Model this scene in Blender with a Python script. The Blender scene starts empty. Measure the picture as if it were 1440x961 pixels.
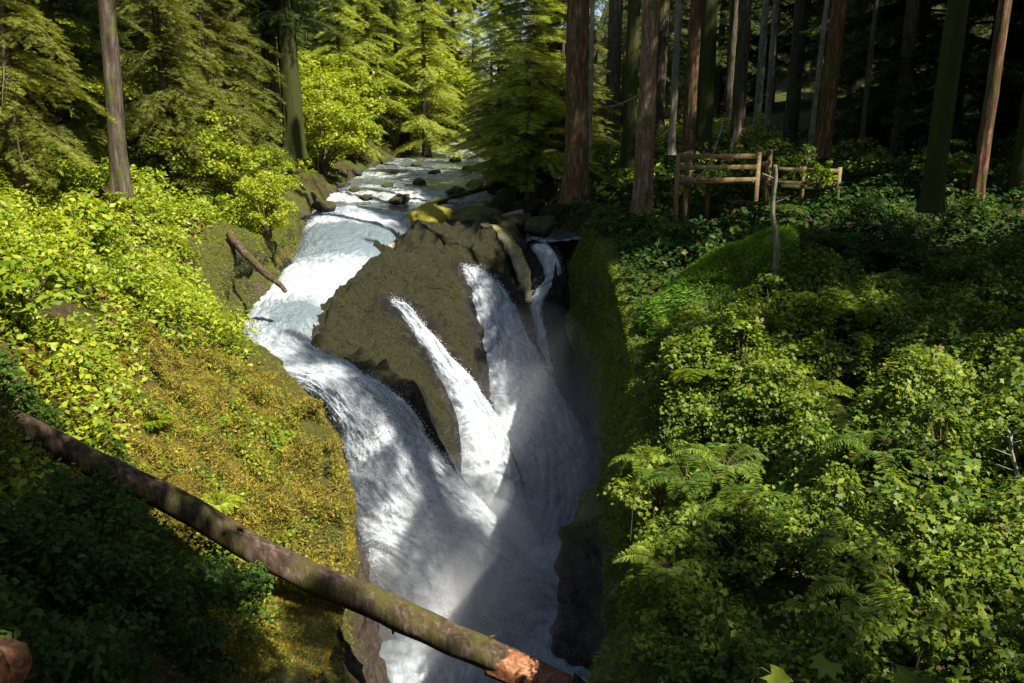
import bpy, math, random
import numpy as np
from mathutils import Vector, Matrix, Euler

sc = bpy.context.scene
C = sc.collection
R = math.radians
rng = np.random.default_rng(7)
random.seed(7)

# ------------------------------------------------------------------ camera
PITCH = 15.4
cam_d = bpy.data.cameras.new('camera'); cam = bpy.data.objects.new('camera', cam_d); C.objects.link(cam)
cam.location = (0, 0, 0); cam.rotation_euler = (R(90 - PITCH), 0, 0)
cam_d.sensor_width = 36; cam_d.lens = 30.0; cam_d.clip_start = 0.05; cam_d.clip_end = 1200
sc.camera = cam
# ------------------------------------------------------------------ light
SUN_EL, SUN_AZ = 55.0, 130.0                       # azimuth clockwise from +Y (upstream)
S = Vector((math.sin(R(SUN_AZ)) * math.cos(R(SUN_EL)), math.cos(R(SUN_AZ)) * math.cos(R(SUN_EL)), math.sin(R(SUN_EL))))
w = bpy.data.worlds.new('World'); sc.world = w; w.use_nodes = True
nt = w.node_tree; nt.nodes.clear()
sky = nt.nodes.new('ShaderNodeTexSky'); sky.sky_type = 'NISHITA'; sky.sun_disc = False
sky.sun_elevation = R(SUN_EL); sky.sun_rotation = R(SUN_AZ)
bg = nt.nodes.new('ShaderNodeBackground'); bg.inputs[1].default_value = 0.068
wo = nt.nodes.new('ShaderNodeOutputWorld')
nt.links.new(sky.outputs[0], bg.inputs[0]); nt.links.new(bg.outputs[0], wo.inputs[0])
sd = bpy.data.lights.new('sun', 'SUN'); sd.energy = 5.0; sd.angle = R(0.5); sd.color = (1.0, 0.93, 0.82)
sun = bpy.data.objects.new('sun', sd); C.objects.link(sun)
sun.rotation_euler = S.to_track_quat('Z', 'Y').to_euler(); sun.location = (30, -20, 60)
sc.view_settings.view_transform = 'Standard'; sc.view_settings.look = 'None'
sc.view_settings.exposure = 1.1; sc.view_settings.gamma = 1.0
sc.view_settings.use_curve_mapping = False
cy = sc.cycles
cy.use_denoising = True; cy.max_bounces = 6; cy.diffuse_bounces = 3; cy.glossy_bounces = 2
cy.transmission_bounces = 4; cy.volume_bounces = 1; cy.transparent_max_bounces = 8
cy.caustics_reflective = False; cy.caustics_refractive = False; cy.sample_clamp_indirect = 6
cy.volume_step_rate = 2.0

# ------------------------------------------------------------------ helpers
CP, SP = math.cos(R(PITCH)), math.sin(R(PITCH))
def ray(u, v):
    x = (u - 720) / 1200; y = (480.5 - v) / 1200
    return np.array([x, CP + y * SP, y * CP - SP])
def PY(u, v, Y):
    d = ray(u, v); return d * (Y / d[1])
def PZ(u, v, z):
    d = ray(u, v); return d * (z / d[2])

def _hash(ix, iy, iz, seed):
    h = (ix * 374761393 + iy * 668265263 + iz * 2147483647 + seed * 1274126177) & 0xffffffff
    h = ((h ^ (h >> 13)) * 1274126177) & 0xffffffff
    h = ((h ^ (h >> 16)) * 2246822519) & 0xffffffff
    return ((h ^ (h >> 15)) & 0xffff) / 65535.0 * 2 - 1
def noise(p, seed=0):
    p = np.asarray(p, dtype=np.float64)
    if p.shape[-1] == 2: p = np.concatenate([p, np.zeros(p.shape[:-1] + (1,))], -1)
    i = np.floor(p).astype(np.int64); f = p - i; f = f * f * f * (f * (f * 6 - 15) + 10)
    r = 0
    for dx in (0, 1):
        for dy in (0, 1):
            for dz in (0, 1):
                wgt = (f[..., 0] if dx else 1 - f[..., 0]) * (f[..., 1] if dy else 1 - f[..., 1]) * (f[..., 2] if dz else 1 - f[..., 2])
                r = r + wgt * _hash(i[..., 0] + dx, i[..., 1] + dy, i[..., 2] + dz, seed)
    return r
def fbm(p, octv=4, seed=0, gain=0.5):
    p = np.asarray(p, dtype=np.float64); a = 1.0; s = 0; t = 0
    for k in range(octv):
        s = s + a * noise(p * (2.03 ** k) + 13.7 * k, seed + k); t += a; a *= gain
    return s / t
def sstep(a, b, x):
    t = np.clip((x - a) / (b - a), 0, 1); return t * t * (3 - 2 * t)

def mk(name, V, F, mats, parent=None, smooth=False, midx=None, uv=None, attr=None):
    """V (N,3); F list of (M,k) int arrays."""
    V = np.ascontiguousarray(V, dtype=np.float32)
    if isinstance(F, np.ndarray): F = [F]
    me = bpy.data.meshes.new(name)
    loops = np.concatenate([f.ravel() for f in F]).astype(np.int32)
    tot = np.concatenate([np.full(len(f), f.shape[1]) for f in F]).astype(np.int32)
    st = np.concatenate([[0], np.cumsum(tot)[:-1]]).astype(np.int32)
    me.vertices.add(len(V)); me.vertices.foreach_set('co', V.ravel())
    me.loops.add(len(loops)); me.loops.foreach_set('vertex_index', loops)
    me.polygons.add(len(tot)); me.polygons.foreach_set('loop_start', st); me.polygons.foreach_set('loop_total', tot)
    if not isinstance(mats, (list, tuple)): mats = [mats]
    for m in mats: me.materials.append(m)
    if midx is not None: me.polygons.foreach_set('material_index', np.asarray(midx, dtype=np.int32))
    if smooth: me.polygons.foreach_set('use_smooth', np.ones(len(tot), dtype=bool))
    if uv is not None:
        ul = me.uv_layers.new(name='flow'); ul.data.foreach_set('uv', np.asarray(uv, dtype=np.float32)[loops].ravel())
    if attr:
        for k, a in attr.items():
            at = me.attributes.new(k, 'FLOAT', 'POINT'); at.data.foreach_set('value', np.asarray(a, dtype=np.float32))
    me.update(calc_edges=True); me.validate()
    o = bpy.data.objects.new(name, me); C.objects.link(o)
    if parent: o.parent = parent
    return o
def tag(o, label=None, cat=None, group=None, kind=None):
    if label: o['label'] = label
    if cat: o['category'] = cat
    if group: o['group'] = group
    if kind: o['kind'] = kind
    return o
def empty(name, loc, rz=0):
    e = bpy.data.objects.new(name, None); C.objects.link(e); e.location = tuple(loc); e.rotation_euler.z = rz
    e.empty_display_size = .2
    return e
def grid_faces(nu, nv):
    a = np.arange(nu * nv).reshape(nu, nv)
    return np.stack([a[:-1, :-1].ravel(), a[1:, :-1].ravel(), a[1:, 1:].ravel(), a[:-1, 1:].ravel()], 1)
class Acc:
    """collects pieces of one mesh"""
    def __init__(s): s.V = []; s.F = {}; s.n = 0; s.M = {}
    def add(s, V, F, m=0):
        k = F.shape[1]
        s.F.setdefault((k, m), []).append(F + s.n); s.V.append(V); s.n += len(V)
    def build(s, name, mats, parent=None, smooth=False):
        V = np.concatenate(s.V); F = []; mi = []
        for (k, m), l in s.F.items():
            f = np.concatenate(l); F.append(f); mi.append(np.full(len(f), m))
        return mk(name, V, F, mats, parent, smooth, np.concatenate(mi))
def norm(a): return a / np.maximum(np.linalg.norm(a, axis=-1, keepdims=True), 1e-9)
def tube(pts, rad, seg=8, caps=True, rough=0, seed=0):
    pts = np.asarray(pts, float); n = len(pts); rad = np.broadcast_to(rad, (n,)).astype(float)
    T = norm(np.gradient(pts, axis=0))
    ref = np.array([0, 0, 1.0]) if abs(T[0][2]) < .8 else np.array([1.0, 0, 0])
    X = norm(np.cross(T, ref)); Y = np.cross(T, X)
    a = np.linspace(0, 2 * np.pi, seg, endpoint=False)
    ring = np.cos(a)[None, :, None] * X[:, None] + np.sin(a)[None, :, None] * Y[:, None]
    rr = rad[:, None] * np.ones((n, seg))
    if rough:
        q = np.stack([np.cos(a)[None] * 2.2 * np.ones((n, 1)), np.sin(a)[None] * 2.2 * np.ones((n, 1)),
                      (np.arange(n) * np.linalg.norm(pts[-1] - pts[0]) / n * .7)[:, None] * np.ones((1, seg))], -1)
        rr = rr * (1 + rough * fbm(q, 3, seed))
    V = pts[:, None] + ring * rr[..., None]; V = V.reshape(-1, 3)
    i = np.arange(n - 1)[:, None] * seg; j = np.arange(seg)[None]; jn = (j + 1) % seg
    F = np.stack([(i + j), (i + jn), (i + seg + jn), (i + seg + j)], -1).reshape(-1, 4)
    if caps:
        V = np.concatenate([V, pts[:1], pts[-1:]]); b = n * seg
        k = np.arange(seg); kn = (k + 1) % seg
        F = np.concatenate([F, np.stack([np.full(seg, b), kn, k, k], 1), np.stack([np.full(seg, b + 1), (n - 1) * seg + k, (n - 1) * seg + kn, (n - 1) * seg + kn], 1)])
        tri = F[-2 * seg:, :3]; return V, F[:-2 * seg], tri
    return V, F, None
def add_tube(acc, pts, rad, seg=8, m=0, caps=True, rough=0, seed=0):
    V, F, T = tube(pts, rad, seg, caps, rough, seed)
    n0 = acc.n; acc.add(V, F, m)
    if T is not None:
        acc.F.setdefault((3, m), []).append(T + n0)
def boxm(a, b, wd, hh, jitter=0.0):
    """a plank from a to b, width wd, height hh, with a small bevel"""
    a = np.array(a, float); b = np.array(b, float); t = norm(b - a)
    up = np.array([0, 0, 1.0]) if abs(t[2]) < .9 else np.array([0, 1.0, 0])
    x = norm(np.cross(t, up)); y = np.cross(x, t)
    c = min(wd, hh) * .12
    prof = [(-wd/2 + c, -hh/2), (wd/2 - c, -hh/2), (wd/2, -hh/2 + c), (wd/2, hh/2 - c), (wd/2 - c, hh/2), (-wd/2 + c, hh/2), (-wd/2, hh/2 - c), (-wd/2, -hh/2 + c)]
    V = np.array([p + x * q[0] + y * q[1] for p in (a, b) for q in prof]); 
    F = np.array([[k, (k + 1) % 8, 8 + (k + 1) % 8, 8 + k] for k in range(8)])
    E = np.array([[7, 6, 5, 4, 3, 2, 1, 0], [8, 9, 10, 11, 12, 13, 14, 15]])
    return V, F, E
def plank(name, a, b, wd, hh, mat, parent):
    V, F, E = boxm(a, b, wd, hh); return mk(name, V, [F, E], mat, parent)
def scatter(T, F, pos, X, Y, Z, size):
    """copies of template T (k,3) -> one vertex/face array"""
    k = len(T); n = len(pos); size = np.broadcast_to(size, (n,))
    V = pos[:, None] + size[:, None, None] * (T[None, :, 0:1] * X[:, None] + T[None, :, 1:2] * Y[:, None] + T[None, :, 2:3] * Z[:, None])
    G = (F[None] + (np.arange(n) * k)[:, None, None]).reshape(-1, F.shape[1])
    return V.reshape(-1, 3), G
def frames(nrm, rg, spread=.5):
    """leaf frames: Z near nrm (jittered by spread), heading random"""
    n = len(nrm); Z = norm(nrm + rg.normal(0, spread, (n, 3)))
    h = rg.normal(0, 1, (n, 3)); X = norm(np.cross(h, Z)); Y = np.cross(Z, X); return X, Y, Z
# leaf templates: x across, y along, z up
LEAF = np.array([[0, 0, 0], [.30, .38, .07], [0, 1, -.10], [-.30, .38, .07], [0, .45, -.02]]); LEAF_F = np.array([[0, 1, 4], [1, 2, 4], [2, 3, 4], [3, 0, 4]])
DIAM = np.array([[0, 0, 0], [.32, .45, .08], [0, 1, -.08], [-.32, .45, .08]]); DIAM_F = np.array([[0, 1, 2], [0, 2, 3]])
def palmate(nl=7):
    pts = [(0, 0, 0)]; 
    for k in range(nl):
        a = R(-130 + 260 * k / (nl - 1)); r = 1.0 - .25 * abs(k - (nl - 1) / 2) / ((nl - 1) / 2)
        pts.append((math.sin(a) * r * .62, .12 + math.cos(a) * r * .62, -.06))
        if k < nl - 1:
            a2 = R(-130 + 260 * (k + .5) / (nl - 1)); pts.append((math.sin(a2) * .36, .12 + math.cos(a2) * .36, .03))
    m = len(pts) - 1
    return np.array(pts), np.array([[0, i + 1, i + 2] for i in range(m - 1)][::1])[:, ::-1]
PALM, PALM_F = palmate(7); PALM5, PALM5_F = palmate(5)
_n = [[-.03, 0, 0], [.03, 0, 0], [0, 1, -.10]]; _f = [[0, 1, 2]]
for _k, _y in enumerate((.08, .26, .44, .62, .8)):
    for _s in (-1, 1):
        _b = len(_n); _l = .46 * (1 - .55 * _y); _n += [[0, _y - .045, 0], [0, _y + .055, 0], [_s * _l, _y + .20, -.06]]; _f += [[_b, _b + 1, _b + 2]]
NEED = np.array(_n); NEED_F = np.array(_f)
TUFT = np.array([[-.07, 0, 0], [.07, 0, 0], [0, 1, .25]]); TUFT_F = np.array([[0, 1, 2]])

# ------------------------------------------------------------------ materials
def mat(name):
    m = bpy.data.materials.new(name); m.use_nodes = True; n = m.node_tree; n.nodes.clear(); return m, n
def N(n, t, **k):
    x = n.nodes.new(t)
    for a, b in k.items(): setattr(x, a, b)
    return x
def ramp(n, fac, stops):
    r = N(n, 'ShaderNodeValToRGB'); e = r.color_ramp.elements
    while len(e) < len(stops): e.new(.5)
    for i, (p, c) in enumerate(stops):
        e[i].position = p; e[i].color = (*c, 1) if len(c) == 3 else c
    n.links.new(fac, r.inputs[0]); return r.outputs[0]
def ntex(n, scale, detail=5, rough=.6, vec=None, dist=0):
    t = N(n, 'ShaderNodeTexNoise'); t.inputs['Scale'].default_value = scale; t.inputs['Detail'].default_value = detail
    t.inputs['Roughness'].default_value = rough; t.inputs['Distortion'].default_value = dist
    if vec is not None: n.links.new(vec, t.inputs['Vector'])
    return t.outputs['Fac']
def coords(n, kind='Object', scale=None):
    c = N(n, 'ShaderNodeTexCoord').outputs[kind]
    if scale:
        mp = N(n, 'ShaderNodeMapping'); mp.inputs['Scale'].default_value = scale; n.links.new(c, mp.inputs['Vector']); c = mp.outputs[0]
    return c
def mixc(n, f, a, b):
    x = N(n, 'ShaderNodeMix', data_type='RGBA')
    for s, v in ((0, f), (6, a), (7, b)):
        if isinstance(v, bpy.types.NodeSocket): n.links.new(v, x.inputs[s])
        else: x.inputs[s].default_value = v if s == 0 else (*v, 1)
    return x.outputs[2]
def math_(n, op, a, b=None, clamp=False):
    x = N(n, 'ShaderNodeMath', operation=op); x.use_clamp = clamp
    for s, v in ((0, a), (1, b)):
        if v is None: continue
        if isinstance(v, bpy.types.NodeSocket): n.links.new(v, x.inputs[s])
        else: x.inputs[s].default_value = v
    return x.outputs[0]
def bump(n, h, st, dist=.05):
    b = N(n, 'ShaderNodeBump'); b.inputs['Strength'].default_value = st; b.inputs['Distance'].default_value = dist
    n.links.new(h, b.inputs['Height']); return b.outputs[0]
def out(n, s): o = N(n, 'ShaderNodeOutputMaterial'); n.links.new(s, o.inputs[0]); return o
def principled(n, col, rough=.8, nrm=None, spec=.3):
    p = N(n, 'ShaderNodeBsdfPrincipled')
    for s, v in (('Base Color', col), ('Roughness', rough), ('Normal', nrm), ('Specular IOR Level', spec)):
        if v is None: continue
        if isinstance(v, bpy.types.NodeSocket): n.links.new(v, p.inputs[s])
        elif s == 'Base Color': p.inputs[s].default_value = (*v, 1)
        else: p.inputs[s].default_value = v
    return p.outputs[0]

def leaf_mat(name, cols, trans=.45, rough=.45, patch=.5, brown=None, spec=.3):
    """cols: list of 3 leaf colours; island random + slow patches"""
    m, n = mat(name)
    g = N(n, 'ShaderNodeNewGeometry'); oi = N(n, 'ShaderNodeObjectInfo')
    pt = ntex(n, patch, 3, .6, g.outputs['Position'])
    f = math_(n, 'ADD', math_(n, 'MULTIPLY', g.outputs['Random Per Island'], .55), math_(n, 'MULTIPLY', pt, .55))
    f = math_(n, 'ADD', f, math_(n, 'MULTIPLY', math_(n, 'SUBTRACT', oi.outputs['Random'], .5), .3), True)
    k = len(cols); col = ramp(n, f, [(.15 + .7 * i / (k - 1), c) for i, c in enumerate(cols)])
    if brown:
        sel = math_(n, 'GREATER_THAN', math_(n, 'FRACT', math_(n, 'MULTIPLY', g.outputs['Random Per Island'], 37.3)), 1 - brown)
        col = mixc(n, sel, col, (.22, .15, .06))
    p = principled(n, col, rough, None, spec)
    t = N(n, 'ShaderNodeBsdfTranslucent'); hs = N(n, 'ShaderNodeHueSaturation'); hs.inputs['Hue'].default_value = .485
    hs.inputs['Saturation'].default_value = 1.1; hs.inputs['Value'].default_value = 1.5; n.links.new(col, hs.inputs['Color']); n.links.new(hs.outputs[0], t.inputs[0])
    mx = N(n, 'ShaderNodeMixShader'); mx.inputs[0].default_value = trans; n.links.new(p, mx.inputs[1]); n.links.new(t.outputs[0], mx.inputs[2])
    out(n, mx.outputs[0]); return m
def bark_mat(name, c1, c2, c3, moss=.0, mosscol=(.10, .12, .02)):
    m, n = mat(name); v = coords(n, 'Object', (7, 7, .9)); f = ntex(n, 1.6, 7, .65, v, .3)
    v2 = coords(n, 'Object'); f2 = ntex(n, 1.1, 4, .6, v2)
    col = ramp(n, f, [(.32, c1), (.5, c2), (.68, c3)])
    col = mixc(n, math_(n, 'MULTIPLY', f2, .5), col, c1)
    if moss:
        mm = ramp(n, ntex(n, 2.2, 6, .7, v2), [(.5 - moss * .4, (0, 0, 0)), (.68 - moss * .4, (1, 1, 1))]); col = mixc(n, mm, col, mosscol)
    out(n, principled(n, col, .85, bump(n, f, .9, .05), .2)); return m
M = {}
M['left_leaf'] = leaf_mat('sun_brightened_shrub_leaf', [(.06, .13, .012), (.20, .29, .018), (.42, .46, .04)], .42, .42, .6, .02)  # left bank sunlight is worked into these leaf colours
M['ochre_leaf'] = leaf_mat('ochre_moss', [(.04, .035, .010), (.075, .09, .012), (.17, .17, .016), (.27, .22, .022), (.46, .37, .04)], .3, .85, 1.5, .14)
M['rock_moss'] = leaf_mat('olive_rock_moss', [(.022, .020, .006), (.052, .048, .011), (.12, .108, .02)], .2, .9, 1.2, .05)
M['green_moss'] = leaf_mat('green_moss', [(.06, .085, .008), (.16, .21, .014), (.30, .37, .025)], .3, .8, .9)
M['bright_moss'] = leaf_mat('bright_green_moss', [(.05, .12, .010), (.12, .27, .015), (.22, .38, .03)], .35, .8, .9)
M['right_leaf'] = leaf_mat('vine_maple_leaf', [(.022, .065, .010), (.09, .16, .016), (.26, .32, .03)], .42, .5, .5, .02)
M['shaded_leaf'] = leaf_mat('shade_darkened_leaf', [(.015, .045, .010), (.038, .085, .014), (.085, .14, .022)], .35, .6, .8, .02, .12)  # darker copy of the leaf colours, shade mixed in
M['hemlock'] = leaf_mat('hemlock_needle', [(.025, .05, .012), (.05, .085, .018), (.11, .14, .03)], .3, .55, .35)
M['sun_paled_hemlock'] = leaf_mat('sun_paled_needle', [(.12, .17, .02), (.27, .34, .045), (.46, .50, .10)], .5, .55, .3, .03)  # needles lightened to stand for valley sun and haze
M['sunlit_hemlock'] = leaf_mat('sunlit_hemlock_needle', [(.02, .04, .010), (.09, .12, .018), (.30, .32, .045)], .4, .55, .35, .04)  # yellowed copy of the hemlock needles with sunlight painted in
M['alder_leaf'] = leaf_mat('alder_leaf', [(.09, .16, .012), (.24, .31, .02), (.44, .46, .05)], .45, .45, .4)
M['bark_red'] = bark_mat('red_brown_bark', (.045, .020, .011), (.17, .075, .04), (.44, .29, .20), .12, (.07, .08, .02))
M['bark_sunlit'] = bark_mat('sunlit_red_bark', (.08, .04, .022), (.27, .17, .11), (.55, .43, .33), .1, (.09, .09, .02))  # lighter copy of the red bark, standing for sun on the trunk
M['bark_grey'] = bark_mat('grey_bark', (.035, .024, .018), (.10, .075, .058), (.24, .19, .15), .05)
M['bark_pale'] = bark_mat('pale_bark', (.16, .14, .11), (.32, .29, .25), (.5, .47, .42), .05)
M['bark_moss'] = bark_mat('mossy_bark', (.03, .022, .015), (.07, .05, .03), (.13, .10, .06), .5, (.045, .055, .012))
M['log'] = bark_mat('weathered_log', (.022, .014, .010), (.075, .048, .034), (.24, .17, .13), .18, (.07, .065, .015))
M['twig'] = bark_mat('twig_bark', (.05, .035, .02), (.12, .08, .05), (.22, .16, .10), .2)

def cut_mat():
    m, n = mat('fresh_cut_wood'); v = coords(n, 'Object')
    f = ntex(n, 9, 5, .6, v, 1.2); col = ramp(n, f, [(.3, (.09, .03, .014)), (.5, (.24, .095, .04)), (.7, (.42, .23, .13))])
    out(n, principled(n, col, .75, bump(n, f, .5, .02), .25)); return m
M['cut'] = cut_mat()
def rail_mat():
    m, n = mat('cedar_rail'); v = coords(n, 'Object', (3, 30, 30)); f = ntex(n, 1.5, 5, .6, v)
    col = ramp(n, f, [(.3, (.09, .06, .025)), (.5, (.20, .135, .055)), (.7, (.33, .25, .12))])
    out(n, principled(n, col, .7, bump(n, f, .3, .01), .3)); return m
M['rail'] = rail_mat()
def ground_mat():
    m, n = mat('bank_soil'); v = coords(n, 'Object')
    f = ntex(n, 1.3, 8, .65, v); f2 = ntex(n, 9, 6, .7, v)
    soil = ramp(n, f2, [(.3, (.018, .012, .007)), (.5, (.045, .03, .016)), (.72, (.10, .07, .04))])
    moss = ramp(n, f2, [(.3, (.02, .03, .006)), (.5, (.05, .07, .012)), (.72, (.10, .12, .02))])
    och = ramp(n, f2, [(.28, (.03, .025, .01)), (.5, (.10, .08, .016)), (.72, (.22, .16, .03))])
    col = mixc(n, ramp(n, f, [(.42, (0, 0, 0)), (.58, (1, 1, 1))]), soil, moss)
    a = N(n, 'ShaderNodeAttribute', attribute_name='ochre')
    col = mixc(n, a.outputs['Fac'], col, och)
    out(n, principled(n, col, .95, bump(n, f2, .8, .06), .1)); return m
M['ground'] = ground_mat()
def rock_mat(name, dark, mid, light, mosscol, mossamt, wet=.4, tint=None):
    m, n = mat(name); v = coords(n, 'Object'); f = ntex(n, 2.6, 9, .68, v, .3); f2 = ntex(n, 14, 6, .7, v)
    col = ramp(n, f, [(.3, dark), (.5, mid), (.72, light)])
    g = N(n, 'ShaderNodeNewGeometry'); sx = N(n, 'ShaderNodeSeparateXYZ'); n.links.new(g.outputs['Normal'], sx.inputs[0])
    vo = N(n, 'ShaderNodeTexVoronoi', feature='DISTANCE_TO_EDGE'); vo.inputs['Scale'].default_value = .75; vo.inputs['Randomness'].default_value = 1
    wv = N(n, 'ShaderNodeVectorMath', operation='MULTIPLY_ADD'); nz = N(n, 'ShaderNodeTexNoise'); nz.inputs['Scale'].default_value = 1.8; nz.inputs['Detail'].default_value = 5; n.links.new(v, nz.inputs['Vector'])
    n.links.new(nz.outputs['Color'], wv.inputs[0]); wv.inputs[1].default_value = (.9, .9, .9); n.links.new(v, wv.inputs[2]); n.links.new(wv.outputs[0], vo.inputs['Vector'])
    crk = ramp(n, math_(n, 'ADD', vo.outputs['Distance'], ramp(n, ntex(n, 1.3, 4, .6, v), [(.42, (0, 0, 0)), (.55, (.2, .2, .2))])), [(.0, (.25, .25, .25)), (.045, (1, 1, 1))])
    col = mixc(n, ramp(n, f2, [(.42, (.5, .5, .5)), (.60, (0, 0, 0))]), col, dark); col = mixc(n, crk, dark, col)
    mk_ = math_(n, 'ADD', math_(n, 'MULTIPLY', sx.outputs[2], .35), ntex(n, 1.1, 7, .7, v))
    mm = ramp(n, mk_, [(.72 - mossamt * .5, (0, 0, 0)), (.84 - mossamt * .5, (1, 1, 1))])
    mc = ramp(n, f2, [(.3, tuple(c * .45 for c in mosscol)), (.55, mosscol), (.75, tuple(c * 1.5 for c in mosscol))])
    a = N(n, 'ShaderNodeAttribute', attribute_name='moss')
    mm2 = math_(n, 'MULTIPLY', mm, math_(n, 'SUBTRACT', 1, a.outputs['Fac']), True)   # attribute 'moss' = bare rock amount
    col = mixc(n, mm2, col, mc)
    h = math_(n, 'ADD', math_(n, 'ADD', f, math_(n, 'MULTIPLY', f2, .5)), math_(n, 'MULTIPLY', crk, .45))
    rg_ = ramp(n, f2, [(.3, (wet, wet, wet)), (.7, (.85, .85, .85))])
    out(n, principled(n, col, rg_, bump(n, h, 1.0, .22), .4)); return m
M['cliff'] = rock_mat('wet_canyon_rock', (.04, .036, .032), (.14, .125, .11), (.29, .26, .235), (.085, .12, .015), .55, .35)
M['bankrock'] = rock_mat('brown_bank_rock', (.035, .024, .016), (.10, .07, .045), (.20, .15, .10), (.10, .10, .015), .45, .4)
M['rock'] = rock_mat('mossy_river_rock', (.006, .005, .003), (.016, .014, .008), (.11, .085, .055), (.032, .031, .007), .46, .22)
M['boulder'] = rock_mat('wet_boulder', (.03, .028, .025), (.09, .08, .07), (.20, .18, .16), (.10, .10, .02), .25, .3)
M['boulder_moss'] = rock_mat('yellow_moss_boulder', (.05, .04, .03), (.14, .11, .09), (.26, .2, .18), (.38, .34, .03), .85, .6)

def water_mat(name, deep, shallow, foamcol, su=1.0, sv=1.0, lo=.42, hi=.62, rough=.12):
    m, n = mat(name); uv = N(n, 'ShaderNodeUVMap', uv_map='flow')
    mp = N(n, 'ShaderNodeMapping'); mp.inputs['Scale'].default_value = (su, sv, 1); n.links.new(uv.outputs[0], mp.inputs['Vector'])
    f = ntex(n, 1.0, 8, .68, mp.outputs[0], .8)
    mp2 = N(n, 'ShaderNodeMapping'); mp2.inputs['Scale'].default_value = (su * 4.2, sv * 3.0, 1); n.links.new(uv.outputs[0], mp2.inputs['Vector'])
    f2 = ntex(n, 1.0, 6, .7, mp2.outputs[0], .5)
    a = N(n, 'ShaderNodeAttribute', attribute_name='foam')
    k = math_(n, 'ADD', math_(n, 'ADD', math_(n, 'MULTIPLY', f, .65), math_(n, 'MULTIPLY', f2, .35)), math_(n, 'MULTIPLY', math_(n, 'SUBTRACT', a.outputs['Fac'], .5), .8))
    fm = ramp(n, k, [(lo, (0, 0, 0)), (hi, (1, 1, 1))])
    base = mixc(n, f2, deep, shallow)
    fc = mixc(n, ramp(n, f2, [(.35, (0, 0, 0)), (.62, (1, 1, 1))]), tuple(c * .50 for c in foamcol), foamcol)
    col = mixc(n, fm, base, fc)
    rg_ = math_(n, 'ADD', math_(n, 'MULTIPLY', fm, .5), rough)
    h = math_(n, 'ADD', f, math_(n, 'MULTIPLY', f2, .5))
    out(n, principled(n, col, rg_, bump(n, h, .7, .10), .5)); return m
M['falls'] = water_mat('falling_water', (.09, .125, .14), (.21, .26, .285), (.54, .59, .63), 1.2, .9, .37, .70)
M['river'] = water_mat('river_water', (.045, .06, .06), (.13, .16, .16), (.48, .50, .50), 1.3, .9, .48, .68, .08)
M['churn'] = water_mat('churned_water', (.16, .20, .22), (.36, .42, .44), (.48, .53, .57), 1.3, 1.0, .36, .62)
def foam_mat():
    m, n = mat('spray_drop'); d = N(n, 'ShaderNodeBsdfTranslucent'); d.inputs[0].default_value = (.9, .92, .95, 1)
    p = principled(n, (.85, .88, .9), .3, None, .4); mx = N(n, 'ShaderNodeMixShader'); mx.inputs[0].default_value = .4
    n.links.new(p, mx.inputs[1]); n.links.new(d.outputs[0], mx.inputs[2]); out(n, mx.outputs[0]); return m
M['spray'] = foam_mat()
def vol_mat(name, dens, col=(.95, .97, 1)):
    m, n = mat(name); v = N(n, 'ShaderNodeVolumePrincipled'); v.inputs['Density'].default_value = dens
    v.inputs['Color'].default_value = (*col, 1); v.inputs['Anisotropy'].default_value = -.1
    o = N(n, 'ShaderNodeOutputMaterial'); n.links.new(v.outputs[0], o.inputs['Volume']); return m

# ------------------------------------------------------------------ land height
class RBF:
    def __init__(s, P, lam=0.02):
        P = np.asarray(P, float); s.c = P[:, :2]; n = len(P)
        D = np.linalg.norm(s.c[:, None] - s.c[None], axis=-1)
        A = np.zeros((n + 3, n + 3)); A[:n, :n] = -D + lam * np.eye(n) * -1
        A[:n, n] = 1; A[:n, n + 1:n + 3] = s.c; A[n, :n] = 1; A[n + 1:n + 3, :n] = s.c.T
        s.w = np.linalg.solve(A, np.concatenate([P[:, 2], [0, 0, 0]]))
    def __call__(s, x, y):
        x = np.asarray(x, float); sh = x.shape; q = np.stack([x.ravel(), np.asarray(y, float).ravel()], 1); r = np.zeros(len(q)); n = len(s.c)
        for i in range(0, len(q), 20000):
            p = q[i:i + 20000]; D = np.linalg.norm(p[:, None] - s.c[None], axis=-1)
            r[i:i + 20000] = -D @ s.w[:n] + s.w[n] + p @ s.w[n + 1:n + 3]
        return r.reshape(sh)
land_pts = [tuple(PZ(*q)) for q in [
    (0, 260, -2.0), (100, 250, -2.0), (200, 260, -2.6), (300, 310, -3.4), (330, 350, -4.1), (330, 420, -5.2), (320, 480, -5.8), (200, 420, -3.9),
    (0, 420, -2.7), (100, 520, -4.1), (250, 540, -5.2), (400, 560, -6.1), (300, 640, -5.9), (440, 690, -7.0), (100, 660, -4.9), (0, 620, -3.7),
    (0, 820, -4.0), (200, 860, -5.3), (400, 930, -7.0), (300, 961, -6.3), (360, 740, -6.6), (350, 810, -7.2)]]
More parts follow.
